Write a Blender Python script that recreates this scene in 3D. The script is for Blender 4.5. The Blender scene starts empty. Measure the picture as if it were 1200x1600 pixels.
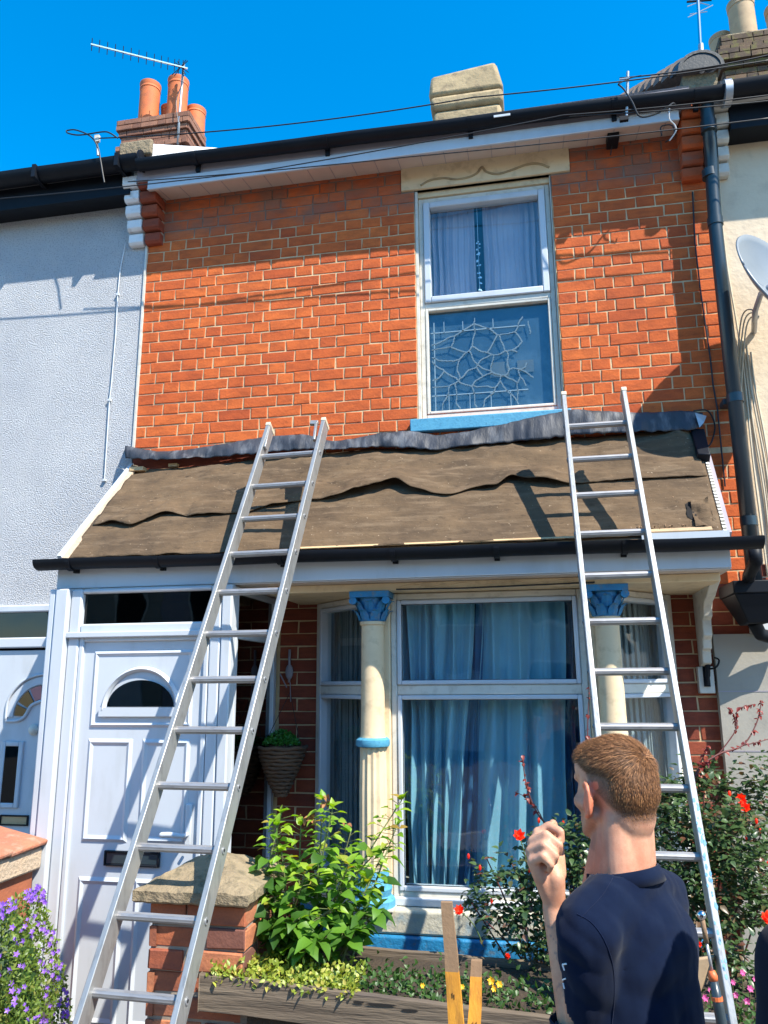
import bpy, bmesh, math, random
import numpy as np
from mathutils import Vector, Matrix, noise
random.seed(7); np.random.seed(7)
R = random.random
U = random.uniform
sc = bpy.context.scene
COL = sc.collection

# ---------------------------------------------------------------- camera
CF, CYAW, CPITCH, CROLL = 1200.77, -0.18472, 0.21872, -0.00734
CAM = np.array([2.49948, -4.45904, 1.81192])
def _basis():
    f = np.array([math.sin(CYAW)*math.cos(CPITCH), math.cos(CYAW)*math.cos(CPITCH), math.sin(CPITCH)])
    r0 = np.array([math.cos(CYAW), -math.sin(CYAW), 0.0]); u0 = np.cross(r0, f)
    r = math.cos(CROLL)*r0 + math.sin(CROLL)*u0; u = -math.sin(CROLL)*r0 + math.cos(CROLL)*u0
    return r, u, f
CR, CU, CFW = _basis()
cd = bpy.data.cameras.new('camera'); cam = bpy.data.objects.new('camera', cd); COL.objects.link(cam)
cd.sensor_fit = 'HORIZONTAL'; cd.sensor_width = 36; cd.lens = 36*CF/1200
cd.clip_start = .05; cd.clip_end = 600
m = Matrix.Identity(4)
for i in range(3):
    m[i][0] = CR[i]; m[i][1] = CU[i]; m[i][2] = -CFW[i]; m[i][3] = CAM[i]
cam.matrix_world = m
sc.camera = cam

# ---------------------------------------------------------------- sky, sun, exposure
SUN = Vector((1.42, -1.0, 2.15)).normalized()          # towards the sun
EL = math.asin(SUN.z); AZ = math.atan2(SUN.x, SUN.y)
w = bpy.data.worlds.new('World'); sc.world = w; w.use_nodes = True
nt = w.node_tree; bg = nt.nodes['Background']
sky = nt.nodes.new('ShaderNodeTexSky'); sky.sky_type = 'NISHITA'; sky.sun_disc = False
sky.sun_elevation = EL; sky.sun_rotation = AZ; sky.air_density = 1.0; sky.dust_density = .3; sky.ozone_density = 3.0
hs = nt.nodes.new('ShaderNodeHueSaturation'); hs.inputs['Saturation'].default_value = 1.44; hs.inputs['Value'].default_value = 2.6; hs.inputs['Hue'].default_value = .493
nt.links.new(sky.outputs[0], hs.inputs['Color']); nt.links.new(hs.outputs[0], bg.inputs['Color'])
bg.inputs['Strength'].default_value = .070
sd = bpy.data.lights.new('sun', 'SUN'); sd.energy = 5.0; sd.angle = math.radians(.5); sd.color = (1, .945, .83)
so = bpy.data.objects.new('sun', sd); COL.objects.link(so); so.location = (8, -6, 12)
so.rotation_euler = SUN.to_track_quat('Z', 'Y').to_euler()
sc.view_settings.view_transform = 'Standard'; sc.view_settings.look = 'None'
sc.view_settings.exposure = .93; sc.view_settings.gamma = 1.0
try: sc.view_settings.use_curve_mapping = False
except Exception: pass
sc.render.engine = 'CYCLES'
sc.cycles.max_bounces = 8; sc.cycles.transparent_max_bounces = 16; sc.cycles.use_denoising = True

# ---------------------------------------------------------------- pixel -> place helpers (photo 1200x1600)
def ray(x, y): return CFW + CR*(x-600)/CF - CU*(y-800)/CF
def W(x, y, Y):
    d = ray(x, y); t = (Y-CAM[1])/d[1]; return Vector(CAM+t*d)
def WX(x, y, X):
    d = ray(x, y); t = (X-CAM[0])/d[0]; return Vector(CAM+t*d)
CA, CB = 3.20, 1.03                                     # canopy roof plane z = CA + CB*Y
def WP(x, y, off=0.0):
    d = ray(x, y); t = (CA+off+CB*CAM[1]-CAM[2])/(d[2]-CB*d[1]); return Vector(CAM+t*d)

# ---------------------------------------------------------------- materials
def nd(t, ty, **kw):
    n = t.nodes.new(ty)
    for k, v in kw.items():
        if k in n.inputs: n.inputs[k].default_value = v
        else: setattr(n, k, v)
    return n
def rgb(c): return (c[0], c[1], c[2], 1)
def noise_fac(t, scale, detail=5, rough=.6, lo=.35, hi=.65, vec=None, stretch=None):
    n = nd(t, 'ShaderNodeTexNoise', Scale=scale, Detail=detail, Roughness=rough)
    if vec is None:
        g = t.nodes.new('ShaderNodeNewGeometry'); vec = g.outputs['Position']
    if stretch:
        mp = t.nodes.new('ShaderNodeMapping'); mp.inputs['Scale'].default_value = stretch
        t.links.new(vec, mp.inputs['Vector']); vec = mp.outputs[0]
    t.links.new(vec, n.inputs['Vector'])
    r = nd(t, 'ShaderNodeMapRange'); r.inputs[1].default_value = lo; r.inputs[2].default_value = hi
    t.links.new(n.outputs['Fac'], r.inputs[0])
    return r.outputs[0], n.outputs['Fac']
def mixc(t, fac, a, b, mode='MIX'):
    m = t.nodes.new('ShaderNodeMix'); m.data_type = 'RGBA'; m.blend_type = mode
    for s, v in ((m.inputs[0], fac), (m.inputs[6], a), (m.inputs[7], b)):
        if hasattr(v, 'default_value') or hasattr(v, 'links'): t.links.new(v, s)
        elif isinstance(v, (int, float)): s.default_value = v
        else: s.default_value = rgb(v)
    return m.outputs[2]
def new(name):
    m = bpy.data.materials.new(name); m.use_nodes = True
    return m, m.node_tree, m.node_tree.nodes['Principled BSDF']
def M(name, a, b=None, c=None, rough=.6, ns=6, cs=40, bump=.2, bs=60, bd=.004, metal=0, spec=None, stretch=None, cf=.5, sub=0, coat=0):
    """two-tone noise colour a/b with a third fine stain tone c, plus bump"""
    m, t, p = new(name)
    col = a
    if b is not None:
        f, _ = noise_fac(t, ns, stretch=stretch, lo=.3, hi=.7); col = mixc(t, f, a, b)
    if c is not None:
        f, _ = noise_fac(t, cs, lo=.52, hi=.68, stretch=stretch)
        mm = nd(t, 'ShaderNodeMath', operation='MULTIPLY'); mm.inputs[1].default_value = cf; t.links.new(f, mm.inputs[0])
        col = mixc(t, mm.outputs[0], col, c)
    if hasattr(col, 'links'): t.links.new(col, p.inputs['Base Color'])
    else: p.inputs['Base Color'].default_value = rgb(col)
    p.inputs['Roughness'].default_value = rough; p.inputs['Metallic'].default_value = metal
    if spec is not None: p.inputs['Specular IOR Level'].default_value = spec
    if coat: p.inputs['Coat Weight'].default_value = coat
    if sub:
        p.inputs['Subsurface Weight'].default_value = sub; p.inputs['Subsurface Radius'].default_value = (1, .35, .2); p.inputs['Subsurface Scale'].default_value = .006
    if bump:
        _, f = noise_fac(t, bs, detail=4, stretch=stretch)
        bn = nd(t, 'ShaderNodeBump', Strength=bump, Distance=bd); t.links.new(f, bn.inputs['Height']); t.links.new(bn.outputs[0], p.inputs['Normal'])
    return m
def brick_mat(name, cols, dark, moss=None, bump=.5, soot=0.0):
    """per-brick random tone: Object Info random + stored attribute rnd (joined bricks)"""
    m, t, p = new(name)
    oi = t.nodes.new('ShaderNodeObjectInfo'); at = t.nodes.new('ShaderNodeAttribute'); at.attribute_name = 'rnd'
    ad = nd(t, 'ShaderNodeMath', operation='ADD'); t.links.new(oi.outputs['Random'], ad.inputs[0]); t.links.new(at.outputs['Fac'], ad.inputs[1])
    fr = nd(t, 'ShaderNodeMath', operation='FRACT'); t.links.new(ad.outputs[0], fr.inputs[0])
    cr = t.nodes.new('ShaderNodeValToRGB'); e = cr.color_ramp.elements
    e[0].position = 0; e[0].color = rgb(cols[0]); e[1].position = 1; e[1].color = rgb(cols[-1])
    for i, c in enumerate(cols[1:-1]):
        k = e.new((i+1)/(len(cols)-1)); k.color = rgb(c)
    t.links.new(fr.outputs[0], cr.inputs[0])
    f, _ = noise_fac(t, 9, lo=.42, hi=.72, stretch=(1, 1, 3)); mm = nd(t, 'ShaderNodeMath', operation='MULTIPLY'); mm.inputs[1].default_value = .55; t.links.new(f, mm.inputs[0])
    col = mixc(t, mm.outputs[0], cr.outputs[0], dark)
    f2, fr2 = noise_fac(t, 140, lo=.5, hi=.75); m2 = nd(t, 'ShaderNodeMath', operation='MULTIPLY'); m2.inputs[1].default_value = .35; t.links.new(f2, m2.inputs[0])
    col = mixc(t, m2.outputs[0], col, dark)
    fs_, _ = noise_fac(t, 1.7, detail=6, lo=.50, hi=.78, stretch=(1, 1, .7)); m5 = nd(t, 'ShaderNodeMath', operation='MULTIPLY'); m5.inputs[1].default_value = .5; t.links.new(fs_, m5.inputs[0]); col = mixc(t, m5.outputs[0], col, dark)
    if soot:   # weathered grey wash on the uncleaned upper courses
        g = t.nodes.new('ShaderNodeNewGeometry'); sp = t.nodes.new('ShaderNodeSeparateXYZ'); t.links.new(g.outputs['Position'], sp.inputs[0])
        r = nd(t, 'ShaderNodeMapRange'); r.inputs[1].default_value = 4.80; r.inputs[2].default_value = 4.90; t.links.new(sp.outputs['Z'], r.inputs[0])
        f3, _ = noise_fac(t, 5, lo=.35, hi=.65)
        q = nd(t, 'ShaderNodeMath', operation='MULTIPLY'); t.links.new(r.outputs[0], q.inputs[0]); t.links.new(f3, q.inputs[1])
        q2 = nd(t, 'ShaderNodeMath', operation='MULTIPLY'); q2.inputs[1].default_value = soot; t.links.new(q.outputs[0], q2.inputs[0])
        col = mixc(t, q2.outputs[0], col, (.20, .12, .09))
    if moss is not None:
        f4, _ = noise_fac(t, 12, lo=.5, hi=.62); col = mixc(t, f4, col, moss)
    t.links.new(col, p.inputs['Base Color']); p.inputs['Roughness'].default_value = .85; p.inputs['Specular IOR Level'].default_value = .25
    _, fb = noise_fac(t, 55, detail=6); bn = nd(t, 'ShaderNodeBump', Strength=bump, Distance=.006); t.links.new(fb, bn.inputs['Height']); t.links.new(bn.outputs[0], p.inputs['Normal'])
    return m
def leaf_mat(name, a, b, tip=None, trans=.35, rough=.45):
    m, t, p = new(name)
    oi = t.nodes.new('ShaderNodeObjectInfo'); g = t.nodes.new('ShaderNodeNewGeometry')
    ad = nd(t, 'ShaderNodeMath', operation='ADD'); t.links.new(oi.outputs['Random'], ad.inputs[0]); t.links.new(g.outputs['Random Per Island'], ad.inputs[1])
    fr = nd(t, 'ShaderNodeMath', operation='FRACT'); t.links.new(ad.outputs[0], fr.inputs[0])
    cr = t.nodes.new('ShaderNodeValToRGB'); e = cr.color_ramp.elements
    e[0].color = rgb(a); e[1].color = rgb(b)
    if tip is not None:
        e[1].position = .82; k = e.new(1.0); k.color = rgb(tip)
    t.links.new(fr.outputs[0], cr.inputs[0])
    t.links.new(cr.outputs[0], p.inputs['Base Color']); p.inputs['Roughness'].default_value = rough
    tr = t.nodes.new('ShaderNodeBsdfTranslucent'); hh = nd(t, 'ShaderNodeHueSaturation', Saturation=1.2, Value=1.8); t.links.new(cr.outputs[0], hh.inputs['Color']); t.links.new(hh.outputs[0], tr.inputs['Color'])
    mx = t.nodes.new('ShaderNodeMixShader'); mx.inputs[0].default_value = trans
    t.links.new(p.outputs[0], mx.inputs[1]); t.links.new(tr.outputs[0], mx.inputs[2])
    t.links.new(mx.outputs[0], t.nodes['Material Output'].inputs[0])
    return m
def glass_mat(name, tint, refl=.12, rough=.02):
    m, t, p = new(name); t.nodes.remove(p)
    tr = t.nodes.new('ShaderNodeBsdfTransparent'); tr.inputs[0].default_value = rgb(tint)
    gl = t.nodes.new('ShaderNodeBsdfGlossy'); gl.inputs['Roughness'].default_value = rough; gl.inputs['Color'].default_value = (1, 1, 1, 1)
    _, fb = noise_fac(t, 2.2, detail=2); bn = nd(t, 'ShaderNodeBump', Strength=.25, Distance=.01); t.links.new(fb, bn.inputs['Height']); t.links.new(bn.outputs[0], gl.inputs['Normal'])
    lw_ = nd(t, 'ShaderNodeLayerWeight', Blend=.5); pw = nd(t, 'ShaderNodeMath', operation='POWER'); pw.inputs[1].default_value = 4.0; t.links.new(lw_.outputs['Facing'], pw.inputs[0])
    ad = nd(t, 'ShaderNodeMath', operation='MULTIPLY_ADD'); ad.inputs[1].default_value = .75; ad.inputs[2].default_value = .05+max(0, refl)
    t.links.new(pw.outputs[0], ad.inputs[0])
    mx = t.nodes.new('ShaderNodeMixShader'); t.links.new(ad.outputs[0], mx.inputs[0]); t.links.new(tr.outputs[0], mx.inputs[1]); t.links.new(gl.outputs[0], mx.inputs[2])
    t.links.new(mx.outputs[0], t.nodes['Material Output'].inputs[0])
    return m

X = {}
X['brick'] = brick_mat('red_brick', [(.48, .088, .026), (.62, .132, .032), (.56, .112, .029), (.66, .150, .035), (.59, .12, .03)], (.22, .045, .02), soot=.75)
X['brick_dim'] = brick_mat('dark_red_brick', [(.22, .05, .03), (.32, .075, .035), (.27, .06, .035)], (.10, .03, .02))  # dark red; its tone also stands in for shade in the bay recesses
X['brick_pier'] = brick_mat('weathered_brick', [(.30, .08, .045), (.46, .14, .06), (.16, .075, .06), (.55, .20, .09), (.24, .10, .075)], (.13, .05, .04))
X['brick_stock'] = brick_mat('mossy_stock_brick', [(.10, .07, .045), (.16, .10, .06), (.07, .05, .04)], (.03, .02, .018), moss=(.13, .11, .04))
X['brick_stack'] = brick_mat('stack_brick', [(.26, .12, .08), (.34, .16, .10), (.2, .09, .06)], (.08, .05, .04))
def mortar_mat():
    m, t, p = new('lime_mortar')
    g = t.nodes.new('ShaderNodeNewGeometry'); sp = t.nodes.new('ShaderNodeSeparateXYZ'); t.links.new(g.outputs['Position'], sp.inputs[0])
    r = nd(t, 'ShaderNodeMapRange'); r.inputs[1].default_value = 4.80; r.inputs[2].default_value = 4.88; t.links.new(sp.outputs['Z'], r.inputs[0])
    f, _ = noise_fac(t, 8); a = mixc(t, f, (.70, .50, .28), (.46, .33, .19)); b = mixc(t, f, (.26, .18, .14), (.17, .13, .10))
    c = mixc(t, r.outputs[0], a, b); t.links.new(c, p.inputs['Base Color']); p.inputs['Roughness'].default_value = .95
    _, fb = noise_fac(t, 120); bn = nd(t, 'ShaderNodeBump', Strength=.6, Distance=.004); t.links.new(fb, bn.inputs['Height']); t.links.new(bn.outputs[0], p.inputs['Normal'])
    return m
X['mortar'] = mortar_mat()
X['mortar_old'] = M('old_mortar', (.36, .29, .22), (.22, .18, .14), rough=.95, bump=.5)
X['dash'] = M('pebbledash', (.70, .70, .71), (.57, .58, .61), c=(.36, .37, .41), cs=95, cf=1.0, ns=2.5, rough=.9, bump=1.0, bs=120, bd=.03)
X['cream_render'] = M('cream_render', (.72, .58, .42), (.64, .51, .36), c=(.5, .39, .28), cs=9, cf=.4, ns=2, rough=.9, bump=.4, bs=25, bd=.01)
X['cream'] = M('cream_paint', (.74, .58, .37), (.66, .50, .31), c=(.42, .30, .18), cs=14, cf=.5, ns=4, rough=.7, bump=.3, bs=40, bd=.003)
X['beige_render'] = M('beige_low_render', (.55, .40, .20), (.47, .34, .17), c=(.3, .22, .13), cs=10, cf=.5, rough=.85, bump=.4, bs=40)
X['grey_render'] = M('grey_render', (.36, .33, .28), (.30, .28, .24), c=(.22, .20, .17), cs=8, cf=.4, ns=2, rough=.9, bump=.3)
X['white'] = M('white_upvc', (.56, .59, .63), (.50, .53, .57), c=(.36, .37, .36), cs=7, cf=.28, ns=2, rough=.38, bump=.03, stretch=(1, 1, .35))
X['white_old'] = M('aged_white_upvc', (.66, .62, .54), (.58, .54, .46), c=(.36, .32, .25), cs=18, cf=.45, ns=6, rough=.5, bump=.08)
X['white_paint'] = M('white_masonry_paint', (.76, .76, .76), (.68, .68, .68), c=(.35, .34, .32), cs=12, cf=.6, rough=.85, bump=.5, bs=30, bd=.01)
X['soffit'] = M('soffit_board', (.62, .52, .45), (.55, .46, .40), rough=.6, bump=.05, stretch=(1, 1, 1))
X['fascia_grey'] = M('grey_fascia', (.34, .30, .33), (.28, .25, .28), rough=.6, bump=.1)
X['black'] = M('black_plastic', (.006, .008, .012), (.010, .012, .017), ns=5, rough=.5, bump=.03, spec=.18)
X['pipe'] = M('downpipe_plastic', (.02, .035, .045), (.035, .05, .06), ns=3, rough=.3, bump=.03, stretch=(1, 1, .3))
X['lead'] = M('lead_flashing', (.014, .016, .022), (.045, .05, .065), c=(.22, .23, .25), cs=9, cf=.4, ns=5, rough=.6, bump=.5, bs=18, bd=.012, metal=0, stretch=(1.6, 1, .5))
X['blue'] = M('blue_paint', (.015, .15, .32), (.02, .21, .42), c=(.12, .16, .18), cs=30, cf=.7, ns=20, rough=.5, bump=.7, bs=45, bd=.008)
X['blue_sill'] = M('pale_blue_paint', (.06, .27, .42), (.09, .33, .48), c=(.03, .14, .24), cs=60, cf=.5, ns=20, rough=.6, bump=.5, bs=60)
def felt_mat():
    m, t, p = new('roofing_felt')
    f, _ = noise_fac(t, 3.0, stretch=(1, 1.5, 1.5)); a = mixc(t, f, (.135, .088, .050), (.078, .052, .032))
    f2, _ = noise_fac(t, 18, lo=.5, hi=.72, stretch=(.25, 1.4, 1.4)); b = mixc(t, f2, a, (.16, .11, .068))
    f3, _ = noise_fac(t, 24, lo=.60, hi=.72, stretch=(.6, 1, 1)); c = mixc(t, f3, b, (.06, .04, .025))
    f4, _ = noise_fac(t, 60, lo=.66, hi=.72); c = mixc(t, f4, c, (.34, .26, .18))
    t.links.new(c, p.inputs['Base Color']); p.inputs['Roughness'].default_value = .9; p.inputs['Specular IOR Level'].default_value = .2
    _, fa = noise_fac(t, 7, detail=6, stretch=(.5, 1, 1)); bn = nd(t, 'ShaderNodeBump', Strength=.7, Distance=.04); t.links.new(fa, bn.inputs['Height'])
    _, fb = noise_fac(t, 150, detail=3); b2 = nd(t, 'ShaderNodeBump', Strength=.35, Distance=.004); t.links.new(fb, b2.inputs['Height']); t.links.new(bn.outputs[0], b2.inputs['Normal']); t.links.new(b2.outputs[0], p.inputs['Normal'])
    return m
X['felt'] = felt_mat()
X['alu'] = M('ladder_aluminium', (.42, .42, .41), (.33, .33, .32), c=(.20, .19, .18), cs=35, cf=.5, ns=9, rough=.42, bump=.15, bs=90, metal=.55, stretch=(2, 1, .35))
X['alu_rung'] = M('rung_aluminium', (.40, .39, .39), (.30, .29, .29), c=(.16, .15, .15), cs=40, cf=.5, ns=8, rough=.45, bump=.15, metal=.5, stretch=(.4, 2, 2))
X['galv'] = M('galvanised_steel', (.45, .46, .48), (.35, .36, .38), rough=.45, bump=.1, metal=.6)
X['bluespot'] = M('ladder_paint_spots', (.10, .28, .45), (.2, .38, .5), rough=.5, bump=.1)
X['terracotta'] = M('terracotta_pot', (.62, .16, .045), (.52, .13, .04), c=(.30, .10, .05), cs=12, cf=.4, rough=.75, bump=.15)
X['buffpot'] = M('buff_clay_pot', (.48, .33, .19), (.38, .26, .15), c=(.3, .2, .13), cs=14, cf=.5, rough=.8, bump=.2)
X['stone'] = M('weathered_render_stack', (.40, .30, .17), (.28, .21, .12), c=(.15, .11, .07), cs=7, cf=.8, ns=3, rough=.95, bump=.5, bs=9, bd=.03)
X['concrete'] = M('mossy_concrete', (.30, .23, .14), (.21, .16, .10), c=(.12, .10, .06), cs=24, cf=.8, ns=9, rough=.95, bump=.9, bs=45, bd=.015)
X['sill_stone'] = M('stained_sill_stone', (.50, .46, .36), (.40, .38, .31), c=(.18, .30, .38), cs=16, cf=.6, ns=8, rough=.85, bump=.6, bs=45, bd=.008)
X['coping'] = M('clay_coping_tile', (.46, .17, .09), (.36, .12, .07), c=(.50, .34, .24), cs=14, cf=.5, ns=7, rough=.85, bump=.8, bs=35, bd=.015)
X['coping_conc'] = M('aggregate_coping', (.46, .36, .26), (.52, .38, .26), c=(.26, .2, .14), cs=60, cf=.6, ns=9, rough=.95, bump=.8, bs=60, bd=.01)
X['wood_grey'] = M('weathered_plank', (.17, .13, .09), (.11, .08, .055), c=(.08, .06, .05), cs=10, cf=.8, ns=6, rough=.9, bump=.8, bs=16, bd=.012, stretch=(.25, 1, 3))
X['wood_pale'] = M('pale_softwood', (.62, .42, .22), (.5, .33, .17), c=(.25, .15, .08), cs=20, cf=.5, ns=10, rough=.8, bump=.3, stretch=(.3, 1, 2))
X['wood_yellow'] = M('yellow_stained_stake', (.66, .30, .03), (.50, .20, .02), c=(.16, .07, .02), cs=14, cf=.6, ns=9, rough=.6, bump=.4, stretch=(2, 2, .5))
X['wood_dark'] = M('stake_weathered_top', (.28, .17, .09), (.2, .12, .07), rough=.8, bump=.5)
X['soil'] = M('soil', (.06, .04, .025), (.035, .025, .016), rough=1, bump=1, bs=40, bd=.02)
X['paving'] = M('paving', (.17, .16, .145), (.13, .125, .11), c=(.14, .13, .12), cs=20, rough=.9, bump=.4)
X['asphalt'] = M('asphalt', (.05, .05, .052), (.06, .06, .06), rough=.9, bump=.6, bs=120)
X['slate'] = M('roof_slate', (.10, .10, .115), (.075, .075, .085), c=(.2, .2, .18), cs=14, cf=.4, rough=.6, bump=.4)
X['ridge_tile'] = M('ridge_tile', (.13, .10, .085), (.22, .15, .11), c=(.05, .04, .04), cs=10, rough=.8, bump=.5)
X['dark_tile'] = M('dark_end_tile', (.008, .012, .014), (.015, .02, .022), rough=.5, bump=.3)
X['cable'] = M('black_cable', (.015, .015, .017), rough=.5, bump=0)
X['cable_cream'] = M('cream_cable', (.62, .52, .38), (.5, .42, .3), rough=.5, bump=0)
X['cable_white'] = M('white_cable', (.6, .62, .64), rough=.5, bump=0)
X['gap'] = M('dark_void', (.012, .010, .009), rough=1, bump=0)
X['room'] = M('dim_room_wall', (.10, .11, .12), rough=.9, bump=0)
X['glass'] = glass_mat('window_glass', (.93, .97, .98), .0)
X['glass_dark'] = glass_mat('smoked_glass', (.12, .15, .17), -.01)
X['glass_blue'] = glass_mat('leaded_window_glass', (.72, .82, .88), .0)
X['led'] = M('window_lead_strip', (.24, .34, .40), (.17, .27, .34), rough=.5, bump=0, metal=.2)
X['amber'] = M('amber_glass_piece', (.40, .30, .22), (.3, .25, .2), rough=.3, bump=0)
X['backing'] = M('obscured_glass_backing', (.13, .18, .21), (.09, .13, .16), c=(.26, .29, .30), cs=5, cf=.7, ns=3, rough=.5, bump=0)
X['curtain'] = M('pale_blue_curtain', (.26, .50, .58), (.20, .40, .50), ns=3, rough=.9, bump=.1)
X['curtain_dk'] = M('deep_blue_cloth', (.02, .12, .24), (.015, .09, .18), rough=.8, bump=.1)
X['curtain_up'] = M('lilac_net_curtain', (.50, .42, .46), (.42, .36, .42), rough=.9, bump=.1)
X['net'] = M('grey_net_curtain', (.30, .33, .33), (.22, .25, .25), rough=.9, bump=.1)
X['pink'] = M('pinkish_print', (.5, .2, .18), rough=.8, bump=0)
X['dish'] = M('dish_grey', (.20, .23, .26), (.17, .20, .23), rough=.4, bump=.05)
X['chrome'] = M('polished_metal', (.6, .6, .62), rough=.15, bump=0, metal=1)
X['wicker'] = M('wicker', (.16, .09, .05), (.09, .05, .03), rough=.85, bump=.8, bs=80)
X['stem_g'] = M('green_stem', (.10, .17, .04), (.13, .12, .05), rough=.7, bump=.2)
X['stem_r'] = M('rose_stem', (.14, .03, .03), (.09, .035, .025), rough=.6, bump=.2)
X['leaf_g'] = leaf_mat('shrub_leaf', (.025, .080, .012), (.12, .26, .025), trans=.35)
X['leaf_y'] = leaf_mat('young_leaf', (.16, .32, .02), (.30, .42, .04), tip=(.36, .22, .05), trans=.4)
X['leaf_rose'] = leaf_mat('rose_leaf', (.025, .055, .02), (.07, .12, .04), tip=(.14, .05, .035), trans=.2, rough=.35)
X['leaf_red'] = leaf_mat('red_young_rose_leaf', (.16, .02, .02), (.28, .05, .035), trans=.3)
X['leaf_sed'] = leaf_mat('low_plant_leaf', (.13, .20, .02), (.36, .40, .06), tip=(.42, .36, .08), trans=.25)
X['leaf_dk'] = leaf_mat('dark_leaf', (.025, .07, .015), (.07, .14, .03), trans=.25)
X['leaf_box'] = leaf_mat('box_leaf', (.03, .15, .02), (.06, .24, .03), trans=.25)
X['leaf_purp'] = leaf_mat('campanula_leaf', (.07, .12, .02), (.18, .26, .04), tip=(.22, .22, .06), trans=.3)
X['petal_p'] = leaf_mat('purple_petal', (.25, .10, .55), (.42, .22, .75), trans=.35)
X['petal_r'] = leaf_mat('scarlet_petal', (.72, .02, .01), (.95, .07, .015), trans=.35)
X['petal_y'] = leaf_mat('yellow_petal', (.8, .45, .02), (.9, .6, .05), trans=.3)
X['petal_k'] = leaf_mat('pink_petal', (.55, .08, .30), (.7, .18, .4), trans=.3)
X['yellow_c'] = M('flower_centre', (.7, .45, .05), rough=.7, bump=0)
X['orange'] = M('orange_plastic', (.65, .14, .04), rough=.5, bump=.1)

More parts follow.
